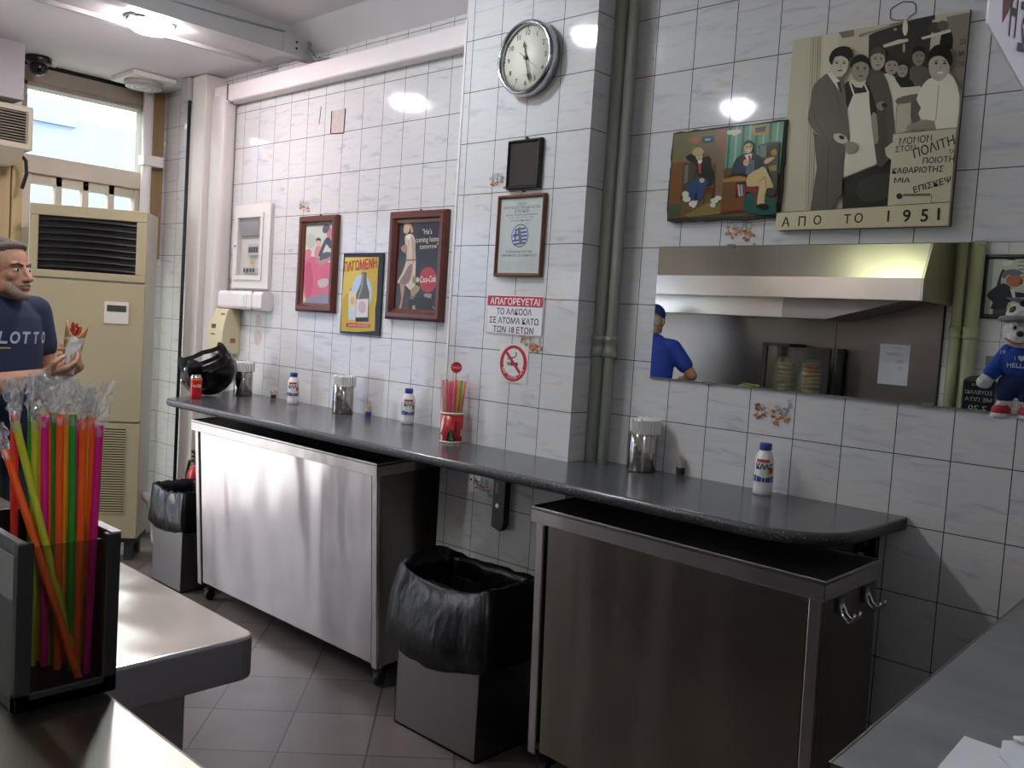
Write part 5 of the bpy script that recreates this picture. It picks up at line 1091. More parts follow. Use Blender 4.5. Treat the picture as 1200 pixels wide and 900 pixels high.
a.poly('#23262a', mx([(465, 720), (520, 650), (600, 600), (660, 640), (700, 680), (770, 690), (770, 745), (700, 760), (640, 780), (620, 840), (500, 835), (520, 780)]), 2).ell('#a8694a', 690, 575, 66, 62).poly('#5c6470', mx([(590, 530), (610, 480), (700, 465), (760, 500), (720, 530), (640, 520), (612, 560)]), 2).ell('#8f3c2a', 750, 575, 14, 20).ell('#1c1a18', 742, 600, 12, 10).poly('#b98662', mx([(775, 690), (830, 645), (880, 680), (870, 715), (790, 715)]), 2)
a.poly('#c9b82e', mx([(630, 800), (700, 800), (690, 900), (625, 900)])).poly('#6d6f72', mx([(710, 820), (900, 780), (930, 900), (760, 900)]), 1).poly('#4b4542', mx([(520, 840), (640, 840), (630, 900), (520, 900)])).poly('#d0cfc4', mx([(655, 650), (690, 660), (700, 740), (680, 745)]))
for k in range(6): a.line('#55564f', mx([(720+10*(k % 2), 355+38*k), (890, 352+38*k)]), 9)
a.build('print', t)
t = thing('chalk_board', 'small arched green chalkboard with a price, seen in the mirror', 'chalkboard', (.0, -4.02, 1.065))
bx0, bx1, bz0 = -.115, .095, 1.07; pts = [(bx0, bz0), (bx1, bz0), (bx1, bz0+.20)]+[((bx0+bx1)/2+.105*math.cos(R(k)), bz0+.20+.05*math.sin(R(k))) for k in range(15, 180, 15)]+[(bx0, bz0+.20)]
m = MB(); m.prism([(x, -4.03, z) for x, z in pts], (0, .012, 0)); m.build('board', mat('board_rim', '#25362b', .6), t)
a = Art((bx1-.01, -4.0175, bz0+.008), (-(bx1-bx0-.02), 0, 0), (0, 0, .20), (0, 1, 0), None, '#10161a', .7)
for s_, p_, q_, v, h_ in (('ΣΟΥΒΛΑΚΙ', .06, .94, .58, .026), ('ΜΕ ΠΙΤΑ', .06, .94, .34, .026), ('2,20', .2, .8, .05, .032), ('μερίδα', .25, .75, .86, .018)): a.text('#9aa39c', s_, (p_, v), (q_, v), h_)
a.build('writing_face', t)
t = thing('wall_shelf', 'small dark shelf carrying the chalkboard, seen in the mirror', 'shelf', (.05, -4.1, 1.05))
MB().box(-.15, .6, YF+.001, -3.98, 1.05, 1.069).build('board', M_blackm, t, bevel=.002); m = MB()
for x in (-.08, .5): m.prism([(x, YF+.001, 1.05), (x, -4.02, 1.05), (x, YF+.001, .93)], (.02, 0, 0))
m.build('bracket', M_blackm, t)
t = thing('socket_strip', 'grey socket strip on the kitchen tiles, seen in the mirror', 'socket strip', (.13, YF, 1.42)); MB().rbox(-.03, .29, YF+.0005, YF+.03, 1.385, 1.455, .01, axis='y').build('casing', mat('socket_grey', '#6f6f66', .5), t)
for k, c_ in enumerate(('#4b4f4a', '#8c3a30', '#7d5a40', '#4b4f4a')): MB().cyl((.255-.075*k, YF+.029, 1.42), (.255-.075*k, YF+.036, 1.42), .024, seg=18).build('socket', mat('socket_'+c_[1:], c_, .5), t)
# warming frame with two bread bags on the bench
bz = 1.066
t = thing('display_frame', 'black-posted glass display frame on the kitchen bench, seen in the mirror', 'display case', (-1.27, -4.05, bz)); X0, X1, Y0, Y1 = -1.54, -1.00, -4.16, -3.88
m = MB()
for x, w_ in ((X0, .035), (X1-.055, .055)):
    for y in (Y0, Y1-.03): m.box(x, x+w_, y, y+.03, bz, bz+.37)
m.box(X0, X1, Y1-.02, Y1, bz, bz+.02); m.box(X0, X0+.22, Y0, Y1, bz+.36, bz+.385); m.build('posts', M_black, t); MB().box(X0+.03, X1-.05, Y1-.012, Y1-.008, bz+.02, bz+.36).build('front_glass', M_glass, t); m = MB(); m.box(X0, X1, Y0, Y1, bz+.3645, bz+.367); m.build('top_glass', M_glass, t)
def bag(label, x, y, col, seed, w, h, top):
    t = thing('bread_bag', label, 'bag of bread', (x, y, bz), 'bread bags on the kitchen bench'); rg = random.Random(seed)
    m = MB(); rgs = []
    for k in range(11):
        z = h*k/10; f_ = .8+.35*math.sin(math.pi*min(1, k/9+.08))**.6 if k < 9 else .9-.12*(k-8)
        rgs.append([(w*f_*math.cos(b)*(1+rg.uniform(-.05, .05)), w*.7*f_*math.sin(b)*(1+rg.uniform(-.05, .05)), z+rg.uniform(-.006, .006)) for b in [2*math.pi*q/22 for q in range(22)]])
    m.rings(rgs); m.M = None
    for v in m.bm.verts: v.co += Vector((x, y, bz+.005))
    m.build('bag_film', thin_clear('bag_film', '#f2ead8', .03, .2, .10), t)
    m = MB(); 
    for k in range(7):
        z = bz+.02+h*.82*k/7; m.lathe([(0, 0), (w*.72, .002), (w*.80, .012), (w*.74, .026), (0, .03)], (x+rg.uniform(-.008, .008), y, z), (rg.uniform(-.12, .12), rg.uniform(-.1, .1), 1), 20, mi=1 if (k >= 5 and top) else 0)
    m.build('pita_stack', [mat('pita_'+str(seed), col, .8, var=.2, vscale=(25, 25, 25)), mat('pita_top_'+str(seed), '#a06436', .8, var=.25, vscale=(25, 25, 25))], t)
bag('greyish bag of pita bread, left one inside the mirrored display frame', -1.405, -4.02, '#9c8a6c', 3, .082, .275, False); bag('orange-topped bag of pita bread, right one inside the mirrored display frame', -1.195, -4.02, '#b0935a', 4, .092, .27, True)
t = thing('lettuce_plate', 'green lettuce heap on the kitchen bench, seen in the mirror', 'salad', (-1.66, -3.98, bz)); m = MB(); rg = random.Random(8)
for k in range(14): m.ball((-1.66+rg.uniform(-.08, .08), -3.98+rg.uniform(-.05, .05), bz+.02+rg.uniform(0, .022)), (.035, .03, .012), ((1, 0, 0), (0, math.cos(k), math.sin(k)*.4), (0, -math.sin(k)*.4, math.cos(k))), 10, 6)
m.build('leaves', mat('lettuce', '#87944a', .6, var=.3, vscale=(40, 40, 40)), t); MB().lathe([(.05, 0), (.11, .006), (.11, .010), (0, .008)], (-1.66, -3.98, bz), seg=28).build('plate', M_white, t)
t = thing('griddle_tongs', 'dark tongs lying on the kitchen bench, seen in the mirror', 'tongs', (-2.0, -3.86, bz)); m = MB(); m.tube([(-2.12, -3.9, bz+.01), (-1.95, -3.86, bz+.025), (-1.86, -3.84, bz+.012)], .009, 8); m.tube([(-2.12, -3.9, bz+.014), (-1.95, -3.83, bz+.032), (-1.86, -3.80, bz+.012)], .009, 8); m.build('arms', M_black, t)
# ------------------------------------------------------------------ straw holder on the near counter
t = thing('straw_holder', 'black open-topped straw holder with a clear front window, nearest the camera', 'holder', (.97, -2.262, 1.1))
X0, X1, Y0, Y1, Z0, Z1 = .876, 1.021, -2.300, -2.214, 1.1005, 1.246
m = MB(); w_ = .013
for x, y in ((X0, Y0), (X1-.010, Y0), (X0, Y1-w_), (X1-.010, Y1-w_)): m.box(x, x+.010, y, y+w_, Z0, Z1)
m.box(X0, X1, Y0, Y1, Z0, Z0+.011); m.box(X1-.010, X1, Y0, Y1, Z0, Z0+.016); m.build('body', M_black, t, bevel=.0012)
m = MB(); m.box(X0, X1-.008, Y0+.001, Y0+.004, Z0+.01, Z1); m.build('left_panel', mat('holder_smoke_panel', '#1c211d', .25), t)
m = MB(); m.box(X0+.004, X1-.012, Y0-.0008, Y0+.0009, Z1-.05, Z1-.012, 0); m.lathe([(0, 0), (.010, 0), (.010, .0006), (0, .0006)], (X0+.045, Y0-.0008, Z1-.031), (0, -1, 0), 20, 1); m.build('panel_sticker', [mat('sticker_grey', '#8b8c88', .4), mat('sticker_red', '#b5241f', .4)], t)
m = MB(); m.box(X0, X1-.008, Y1-.004, Y1-.001, Z0+.01, Z1); m.box(X0+.001, X0+.004, Y0, Y1, Z0+.01, Z1); m.build('rear_panels', mat('holder_black_panel', '#101010', .3), t)
m = MB(); m.box(X1-.0045, X1-.003, Y0+w_-.001, Y1-w_+.001, Z0+.016, Z1-.004); m.build('front_window', thin_clear('smoky_window', '#dededa', -.01, .08), t)
for ya, yb2 in ((Y1-.009, Y1), (Y0, Y0+.006)): MB().box(X0, X1, ya, yb2, Z1, Z1+.0015).build('top_rim', mat('holder_rim_grey', '#6d6c68', .35), t)
STRAWS = [
 ('salmon', (0.9455, -2.2780, 1.1130), (0.9845, -2.2956, 1.3442), 0.064, 'salmon-pink wrapped straw at the left edge of the black holder'),
 ('lime', (0.9842, -2.2342, 1.1130), (0.9219, -2.2722, 1.3374), -0.006, 'lime wrapped straw slanting left across the black holder'),
 ('orange', (1.0051, -2.2409, 1.1130), (0.9132, -2.2773, 1.3095), .0, 'orange wrapped straw slanting furthest left out of the black holder'),
 ('green', (0.9986, -2.2810, 1.1130), (0.9788, -2.2787, 1.3474), 0.056, 'leftmost of the green wrapped straws in the black holder'),
 ('lime', (1.0043, -2.2812, 1.1130), (0.9860, -2.2782, 1.3393), 0.056, 'upright lime wrapped straw beside the leftmost green one in the black holder'),
 ('yellow', (1.0053, -2.2748, 1.1130), (0.9848, -2.2732, 1.3472), 0.068, 'left one of the yellow wrapped straws in the black holder'),
 ('pink', (1.0040, -2.2705, 1.1130), (0.9837, -2.2691, 1.3424), 0.049, 'left one of the pink wrapped straws in the black holder'),
 ('orange', (0.9901, -2.2615, 1.1130), (0.9696, -2.2599, 1.3473), 0.036, 'upright orange wrapped straw between pink and green in the black holder'),
 ('green', (0.9895, -2.2566, 1.1130), (0.9693, -2.2547, 1.3471), 0.030, 'middle one of the green wrapped straws in the black holder'),
 ('orange', (1.0071, -2.2602, 1.1130), (0.9937, -2.2594, 1.3471), 0.037, 'orange wrapped straw just right of the middle green one in the black holder'),
 ('yellow', (1.0046, -2.2536, 1.1130), (0.9851, -2.2511, 1.3458), 0.048, 'right one of the yellow wrapped straws in the black holder'),
 ('green', (1.0072, -2.2486, 1.1130), (0.9936, -2.2486, 1.3475), 0.026, 'rightmost of the green wrapped straws in the black holder'),
 ('pink', (1.0076, -2.2508, 1.1130), (0.9940, -2.2434, 1.3405), 0.042, 'right one of the pink wrapped straws in the black holder'),
 ('orange', (1.0073, -2.2438, 1.1130), (0.9970, -2.2402, 1.3445), 0.022, 'orange wrapped straw between pink and lime in the black holder'),
 ('lime', (1.0045, -2.2373, 1.1130), (0.9891, -2.2317, 1.3379), 0.036, 'rightmost of the lime wrapped straws in the black holder'),
 ('orange', (1.0072, -2.2349, 1.1130), (1.0063, -2.2352, 1.3458), 0.030, 'orange wrapped straw behind the magenta one in the black holder'),
 ('magenta', (1.0070, -2.2351, 1.1130), (1.0070, -2.2304, 1.3402), 0.012, 'magenta wrapped straw at the right edge of the black holder')]
film = thin_clear('straw_film', '#ffffff', .20, .07, .05)
film2 = thin_clear('straw_film_sleeve', '#ffffff', .0, .2, .05)
rg = random.Random(21)
for c, b0, b1, dl, lab in STRAWS:
    sh = Vector((-.94, .34, 0))*dl; b0, b1 = Vector(b0)+sh, Vector(b1)+sh; d_ = (b1-b0).normalized()
    ob = MB().tube([b0, b0+d_*.03, b1], .0034, 12, cap=False).build('drinking_straw', straw_mat(c), loc=b0)
    tag(ob, lab, 'straw', 'wrapped straws in the black holder')
    x, y, _ = basis(d_); m = MB(); rgs = []; tilt = Vector((rg.uniform(-.5, .5), rg.uniform(-.5, .5), 0)); fl = rg.uniform(0, 3.14); ux = x*math.cos(fl)+y*math.sin(fl); uy = d_.cross(ux)
    L = rg.uniform(.024, .042)
    for k, (s_, e1, e2) in enumerate(((-.010, .0036, .0036), (-.006, .0042, .0036), (-.001, .0052, .0030), (.005, .0066, .0034), (L*.22, .0058, .0044), (L*.38, .0082, .0024), (L*.52, .0066, .0040), (L*.68, .0088, .0020), (L*.84, .0076, .0030), (L, .0092, .0012))):
        p_ = b1+d_*s_+(tilt*max(0, s_)*.45); rgs.append([p_+ux*e1*math.cos(a)*(1+rg.uniform(-.25, .25)*(s_ > 0))+uy*(e2*math.sin(a)+(s_ > 0)*rg.uniform(-.0028, .0028))+d_*(s_ > 0)*rg.uniform(-.002, .002) for a in [2*math.pi*q/14 for q in range(14)]])
    m.rings(rgs, 0, False, False); m.build('wrapper', film, ob, flip=False)
# loose crinkled film over the bundle
# ------------------------------------------------------------------ people
M_skin = mat('skin', '#a87a60', .5, var=.06, vscale=(30, 30, 30)); M_skin.node_tree.nodes['Principled BSDF'].inputs['Subsurface Weight'].default_value = .0
M_hair = mat('grey_hair', '#5b554f', .7, var=.35, vscale=(90, 90, 90), bump=.6, bscale=(150, 150, 150))
M_beard = mat('grey_stubble', '#8b7566', .8, var=.25, vscale=(160, 160, 160))
M_eyew = mat('eye_white', '#c9c4bc', .3); M_iris = mat('eye_dark', '#241a14', .2); M_lip = mat('lip', '#7d4b41', .5); M_brow = mat('brow_hair', '#3f3933', .8)
def hframe(F): F = Vector(F).normalized(); Lh = Vector((0, 0, 1)).cross(F).normalized(); return F, Lh, F.cross(Lh)
def head_shells(m, c, F, k=1.):
    """skull, jaw, brow, nose, lips, ears; c = centre between the ears at eye height"""
    F, Lh, Uh = hframe(F); ax = (Lh, F, Uh)
    def q(l, f, u): return c+Lh*l*k+F*f*k+Uh*u*k
    m.ball(q(0, -.012, .030), (.077*k, .098*k, .092*k), ax, 24, 16); m.ball(q(0, .018, -.035), (.064*k, .075*k, .080*k), ax, 22, 14); m.ball(q(0, .052, -.092), (.038*k, .036*k, .028*k), ax, 16, 10)
    m.ball(q(0, .068, -.055), (.042*k, .028*k, .035*k), ax, 16, 10); m.ball(q(0, .066, .022), (.055*k, .022*k, .013*k), ax, 16, 8)
    for s_ in (-1, 1): m.ball(q(.040*s_, .062, -.025), (.024*k, .022*k, .022*k), ax, 14, 8); m.ball(q(.052*s_, .02, -.065), (.018*k, .04*k, .03*k), ax, 12, 8); m.ball(q(.080*s_, -.012, -.012), (.010*k, .022*k, .034*k), ax, 12, 8)
    m.chain([q(0, .086, .008), q(0, .100, -.015), q(0, .113, -.036)], [.008*k, .010*k, .0135*k], 10)
    for s_ in (-1, 1): m.ball(q(.013*s_, .100, -.040), (.010*k, .011*k, .009*k), ax, 10, 6)
    m.ball(q(0, .092, -.068), (.024*k, .011*k, .006*k), ax, 14, 6); m.ball(q(0, .090, -.079), (.021*k, .011*k, .007*k), ax, 14, 6)
    return q
def face_parts(t, c, F, k=1., beard=True):
    F, Lh, Uh = hframe(F); ax = (Lh, F, Uh)
    def q(l, f, u): return c+Lh*l*k+F*f*k+Uh*u*k
    for s_ in (-1, 1):
        m = MB(); m.ball(q(.031*s_, .074, -.002), (.0125*k, .0115*k, .0062*k), ax, 14, 10); e = m.build('eye', M_eyew, t); m = MB(); m.ball(q(.032*s_, .0835, -.002), (.0055*k, .003*k, .0052*k), ax, 10, 6); m.build('iris', M_iris, e)
        m = MB(); m.chain([q(.013*s_, .089, .017), q(.032*s_, .086, .024), q(.052*s_, .070, .017)], [.0045*k, .0052*k, .003*k], 8); m.build('eyebrow', M_brow, t)
    m = MB(); m.ball(q(0, .097, -.0735), (.021*k, .006*k, .006*k), ax, 14, 6); m.build('lips', M_lip, t)
def hand_shells(m, wrist, d, n, th, curls, k=1., spread=.5, thumb=(.55, .35)):
    """palm, four fingers and a thumb. d = direction of the metacarpals, n = palm normal (fingers curl to it), th = thumb side"""
    d, n = Vector(d).normalized(), Vector(n).normalized(); n = (n-d*n.dot(d)).normalized(); s = d.cross(n)
    if s.dot(Vector(th)) < 0: s = -s
    w = Vector(wrist); tips = []
    for i, (off, L, seg, r_) in enumerate(((.030, .092, (.042, .026, .021), .0098), (.010, .095, (.046, .030, .023), .0100), (-.010, .090, (.042, .028, .022), .0095), (-.029, .082, (.033, .021, .019), .0085))):
        kn = w+s*off*k+d*L*k; m.cap(w+s*off*.55*k+d*.012*k, kn, .0145*k, .0120*k, 12); p = kn; ang = 0.
        for j, l in enumerate(seg):
            ang += curls[i]*(.8, 1.1, .8)[j]; fd = d*math.cos(ang)+n*math.sin(ang)+s*off*spread*(1 if j == 0 else .3); q_ = p+fd.normalized()*l*k; m.cap(p, q_, r_*(1-.10*j)*k, r_*(1-.10*(j+1))*k, 10); p = q_
        tips.append(p)
    a = w+s*.026*k+d*.022*k+n*.006*k; b = a+(s*.75+d*.62+n*thumb[0]*.5).normalized()*.040*k; c_ = b+(s*(.45-thumb[1])+d*.85+n*thumb[0]).normalized()*.033*k; e = c_+(d*.85+n*thumb[0]*1.1-s*thumb[1]).normalized()*.026*k
    m.chain([w+s*.012*k+d*.01*k, a, b, c_, e], [.016*k, .0155*k, .0125*k, .0112*k, .0090*k], 12)
    m.ball(w+d*.045*k, (.038*k, .046*k, .0145*k), (s, d, n), 16, 10); m.ball(w+s*.02*k+d*.03*k+n*.010*k, (.017*k, .028*k, .014*k), (s, d, n), 14, 8)
def loft(m, rows, F, n=28, pw=2.3):
    """torso rows: (centre, half width, half depth)"""
    F, Lh, _ = hframe(F); rgs = []
    for c, a, b in rows:
        r_ = []
        for k in range(n):
            t_ = 2*math.pi*k/n; ct, st = math.cos(t_), math.sin(t_); e = 2/pw
            r_.append(Vector(c)+Lh*a*math.copysign(abs(ct)**e, ct)+F*b*math.copysign(abs(st)**e, st))
        rgs.append(r_)
    m.rings(rgs)

# --- customer holding a pita wrap, at the left edge
O = Vector((-2.267, -1.30, 0)); ex = Vector((.304, .953, 0)); ey = Vector((-.953, .304, 0))
def B(x, y, z): return O+ex*x+ey*y+Vector((0, 0, z))
def D(x, y, z): return ex*x+ey*y+Vector((0, 0, z))
man = thing('person', 'grey-haired bearded man in a navy T-shirt eating a pita wrap by the entrance', 'person', O)
Fm = D(.66, -.75, 0); Fh = D(.76, -.65, .03)
hc_ = B(.030, -.03, 1.548)
m = MB(); head_shells(m, hc_, Fh, 1.02); m.chain([B(.0, .01, 1.40), B(.018, -.012, 1.50)], [.066, .062], 16)
Ls, Rs = B(.145, .125, 1.385), B(-.125, -.14, 1.385); Le, Lw = B(.205, .13, 1.10), B(.305, -.045, 1.165); Re, Rw = B(-.06, -.27, 1.085), B(.165, -.255, 1.135)
m.chain([Ls.lerp(Le, .35), Le], [.048, .041], 14); m.chain([Le, Le.lerp(Lw, .35), Lw], [.042, .043, .028], 14); m.chain([Rs.lerp(Re, .35), Re], [.048, .042], 14); m.chain([Re, Re.lerp(Rw, .3), Rw], [.043, .045, .029], 14)
hand_shells(m, Lw, D(-.05, -.86, .42), D(-1, -.05, .1), (0, 0, 1), [.62, .66, .72, .78], 1., .3, (.9, .2))
hand_shells(m, Rw, D(.93, .22, .22), D(-.1, .55, .80), D(-.2, -.4, .8), [.50, .55, .6, .7], 1., .3, (.5, .5))
m.build('body', M_skin, man, remesh=.0042, smooth=4)
face_parts(man, hc_, Fh, 1.02)
F_, L_, U2 = hframe(Fh)
def hq(l, f, u): return hc_+(L_*l+F_*f+U2*u)*1.02
m = MB()
m.ball(hq(0, -.022, .045), (.080, .096, .088), (L_, F_, U2), 24, 14); m.ball(hq(0, -.055, -.005), (.074, .055, .07), (L_, F_, U2), 20, 12)
for i in range(9): a_ = -1+.25*i; m.ball(hq(.052*a_, .058-.03*a_*a_, .098-.010*a_*a_), (.022, .022, .016), (L_, F_, U2), 10, 7)
for s_ in (-1, 1): m.ball(hq(.071*s_, .012, .022), (.010, .022, .040), (L_, F_, U2), 12, 8)
hr = m.build('hair', M_hair, man, remesh=.006, smooth=2)
m = MB(); rgs = []                                             # short beard hugging jaw and chin
for k in range(13):
    a_ = R(-98+196*k/12); sx, sf = math.sin(a_), math.cos(a_)
    wj = .0665; top = -.050 if abs(a_) > .75 else (-.085 if abs(a_) < .35 else -.070); bot = -.118+.05*(1-sf)
    rgs.append([hq(wj*sx*(1.0), .018+(.080-.012*abs(sx))*sf, top), hq(wj*sx*1.0, .020+.082*sf, (top+bot)/2), hq(.056*sx, .018+.074*sf, bot), hq(.045*sx, .012+.052*sf, bot-.006)])
m.rings(rgs, 0, True, False, False); m.build('beard', M_beard, man, solid=.004, flip=True)
m = MB(); m.chain([hq(-.026, .092, -.062), hq(0, .103, -.057), hq(.026, .092, -.062)], [.0045, .0062, .0045], 8); m.build('moustache', M_beard, man)
# clothing
M_shirt = mat('navy_shirt', '#15213d', .85, var=.12, vscale=(14, 14, 14), bump=.25, bscale=(22, 22, 9))
m = MB(); loft(m, [(B(0, .01, .86), .185, .135), (B(0, .005, 1.0), .192, .15), (B(.0, -.002, 1.12), .19, .15), (B(0, .0, 1.26), .192, .135), (B(0, .006, 1.36), .185, .115), (B(.002, .01, 1.41), .13, .09), (B(.004, .008, 1.44), .074, .070), (B(.006, .004, 1.455), .066, .064)], Fm)
m.chain([B(.10, .09, 1.39), Ls, Ls.lerp(Le, .52)], [.062, .066, .062], 16); m.chain([B(-.09, -.10, 1.39), Rs, Rs.lerp(Re, .52)], [.062, .066, .062], 16)
shirt = m.build('t_shirt', M_shirt, man, remesh=.008, smooth=5)
Fv, Lv, Uv = hframe(Fm)
m = MB(); wd = Lv; o_ = B(0, 0, 1.255)                        # letters laid on the curved chest: one per angle
for k, ch in enumerate('LOTTO'):
    s_ = (-.085+.0535*k); base = o_+wd*s_+Fv*(.137*(1-abs(s_/.192)**2.3)**(1/2.3)+.003); nx = (Fv+wd*.9*s_/.19).normalized(); rt = Vector((0, 0, 1)).cross(nx)*-1; rt = -rt if rt.dot(wd) < 0 else rt
    m.text(ch, base+nx*.004, rt, Vector((0, 0, 1)), .048, 0, w=.043, bold=.03, shear=.15)
m.prism([o_+wd*-.135+Fv*.115+Vector((0, 0, -.024)), o_+wd*-.05+Fv*.139+Vector((0, 0, -.022)), o_+wd*-.05+Fv*.139+Vector((0, 0, -.017)), o_+wd*-.135+Fv*.115+Vector((0, 0, -.018))], Fv*.003, 1)
m.build('chest_lettering', [mat('shirt_print_grey', '#a3abba', .8), mat('shirt_print_yellow', '#9a984c', .8)], man, flip=False)
m = MB(); hipL, hipR = B(.07, .06, .9), B(-.06, -.08, .9)
loft(m, [(B(0, .005, .80), .165, .125), (B(0, .01, .90), .182, .135), (B(0, .01, .98), .178, .135)], Fm)
for h_, k_, a_ in ((hipL, B(.09, .03, .50), B(.10, .10, .09)), (hipR, B(-.04, -.13, .50), B(-.06, -.09, .09))): m.chain([h_+Vector((0, 0, -.06)), k_, a_], [.094, .066, .052], 18)
m.build('trousers', mat('dark_trousers', '#22252e', .85, bump=.3, bscale=(20, 20, 8)), man, remesh=.010, smooth=4)
for a_ in (B(.10, .10, 0), B(-.06, -.09, 0)):
    m = MB(); f_ = Fm.normalized(); m.chain([a_+Vector((0, 0, .06)), a_+f_*.09+Vector((0, 0, .045)), a_+f_*.19+Vector((0, 0, .034))], [.052, .046, .034], 14); m.ball(a_-f_*.02+Vector((0, 0, .045)), (.045, .05, .045)); s0 = m.build('shoe', mat('shoe_dark', '#1b1a1a', .6), man, remesh=.007, smooth=2)
    for v_ in s0.data.vertices: v_.co.z = max(v_.co.z, .001)
# pita wrap in his hands
wp = B(.262, -.155, 1.14); wt = B(.285, -.145, 1.285); ax_ = (wt-wp).normalized(); x_, y_, _ = basis(ax_)
t = thing('pita_wrap', 'half-eaten pita wrap in white paper held by the navy T-shirt man', 'pita wrap', wp)
m = MB(); rgs = []; rg = random.Random(6)
for k in range(9):
    s_ = k/8; rgs.append([wp+ax_*(.15*s_+(rg.uniform(-.006, .008) if k == 8 else 0))+(x_*math.cos(a)+y_*math.sin(a))*(.022+.016*s_)*(1+rg.uniform(-.09, .09)) for a in [2*math.pi*q/16 for q in range(16)]])
m.rings(rgs, 0, False, False); m.build('paper', mat('wrap_paper', '#c9c6c4', .8), t, solid=.001)
m = MB(); rgs = []
for k in range(6):
    s_ = k/5; rgs.append([wp+ax_*(.10+.085*s_+(.030*math.cos(2*a+.6)*s_))+(x_*math.cos(a)*1.1+y_*math.sin(a)*.8)*(.030+.008*s_) for a in [2*math.pi*q/20 for q in range(20)]])
m.rings(rgs, 0, True, False); m.build('pita_bread', mat('pita_bread', '#a97f4c', .8, var=.25, vscale=(60, 60, 60)), t, solid=.006)
m = MB()
for k in range(9): a = k*2.4; p_ = wp+ax_*(.158+.012*(k % 3))+(x_*math.cos(a)+y_*math.sin(a))*.015; m.cap(p_, p_+ax_*.025+x_*.006*math.cos(a*2), .007, .006, 8)
m.build('filling', [mat('tomato_filling', '#9a2f1f', .5)], t)

# --- cook at the kitchen bench, seen from behind in the mirror
O = Vector((-2.30, -3.46, 0)); Fk = Vector((-.35, -.93, 0)).normalized(); Lk = Vector((0, 0, 1)).cross(Fk)
def K(l, f, z): return O+Lk*l+Fk*f+Vector((0, 0, z))
cook = thing('person', 'cook in blue polo shirt and blue cap working at the mirrored kitchen bench', 'person', O)
ch_ = K(0, .10, 1.565); Fc = (Fk*.95+Vector((0, 0, -.3))).normalized()
m = MB(); head_shells(m, ch_, Fc); m.chain([K(0, .02, 1.38), K(0, .07, 1.50)], [.062, .058], 16)
for s_ in (1, -1):
    S_, E_, W_ = K(.185*s_, .02, 1.36), K(.35*s_, .03, 1.15), K(.26*s_, .235, 1.12)
    m.chain([S_.lerp(E_, .4), E_], [.047, .042], 14); m.chain([E_, E_.lerp(W_, .3), W_], [.042, .043, .029], 14); hand_shells(m, W_, Fk-Lk*.35*s_, (0, 0, -1), -Lk*s_, [.35, .4, .45, .5])
m.build('body', M_skin, cook, remesh=.0055, smooth=3); face_parts(cook, ch_, Fc)
F_, L_, U2 = hframe(Fc)
m = MB(); m.ball(ch_-F_*.03-U2*.01, (.074, .078, .075), (L_, F_, U2), 20, 12); m.build('hair', mat('light_grey_hair', '#a09a8c', .8, var=.3, vscale=(120, 120, 120)), cook, remesh=.006, smooth=2)
m = MB(); m.ball(ch_+U2*.052-F_*.01, (.086, .104, .082), (L_, F_, U2), 24, 14); m.prism([ch_+U2*.05+F_*.07+L_*a for a in (-.07, .07)]+[ch_+U2*.035+F_*.165+L_*.045, ch_+U2*.035+F_*.165-L_*.045], U2*.006); m.build('cap', mat('cap_cloth_blue', '#1d2f6e', .8), cook)
M_polo = mat('blue_polo', '#1c3a94', .85, var=.08, vscale=(10, 10, 10), bump=.25, bscale=(18, 18, 8))
m = MB(); loft(m, [(K(0, -.02, .88), .19, .14), (K(0, -.01, 1.05), .195, .14), (K(0, 0, 1.2), .205, .135), (K(0, .01, 1.34), .20, .115), (K(0, .025, 1.42), .13, .085), (K(0, .045, 1.46), .07, .066)], Fk)
for s_ in (1, -1):
    S_, E_ = K(.185*s_, .02, 1.36), K(.35*s_, .03, 1.15); m.chain([K(.12*s_, .02, 1.37), S_, S_.lerp(E_, .62)], [.064, .068, .066], 16)
m.chain([K(-.05, -.02, 1.45), K(.05, -.02, 1.45)], [.02, .02]); m.build('polo_shirt', M_polo, cook, remesh=.009, smooth=4)
m = MB(); bk_ = K(-.05, -.137, 1.24); m.text('ΚΖ', bk_+Vector((0, 0, .04))-Fk*.006, Lk, ZU, .035, 0); m.text('ΣΟΥΒΛΑΚΙ', bk_-Fk*.006, Lk, ZU, .016, 0)
ar = [(-.07+.014*k, -.03-.03*math.sin(math.pi*k/10)) for k in range(11)]
for (a0, b0), (a1, b1) in zip(ar, ar[1:]): m.cyl(bk_+Lk*a0+ZU*b0-Fk*.006, bk_+Lk*a1+ZU*b1-Fk*.006, .003, seg=5)
m.build('back_print', mat('polo_print', '#c9b878', .8), cook, flip=False)
m = MB(); loft(m, [(K(0, -.02, .80), .17, .13), (K(0, -.02, .90), .185, .14), (K(0, -.02, .94), .18, .138)], Fk)
for s_ in (1, -1): m.chain([K(.09*s_, -.01, .82), K(.10*s_, .0, .48), K(.10*s_, -.02, .08)], [.095, .068, .052], 16)
m.build('trousers', mat('dark_trousers', '#22252e', .85), cook, remesh=.012, smooth=3)
for s_ in (1, -1):
    m = MB(); a_ = K(.10*s_, -.02, .05); m.chain([a_, a_+Fk*.09, a_+Fk*.18+Vector((0, 0, -.012))], [.048, .044, .034], 14); s0 = m.build('shoe', mat('shoe_dark', '#1b1a1a', .6), cook, remesh=.008, smooth=2)
    for v_ in s0.data.vertices: v_.co.z = max(v_.co.z, .001)

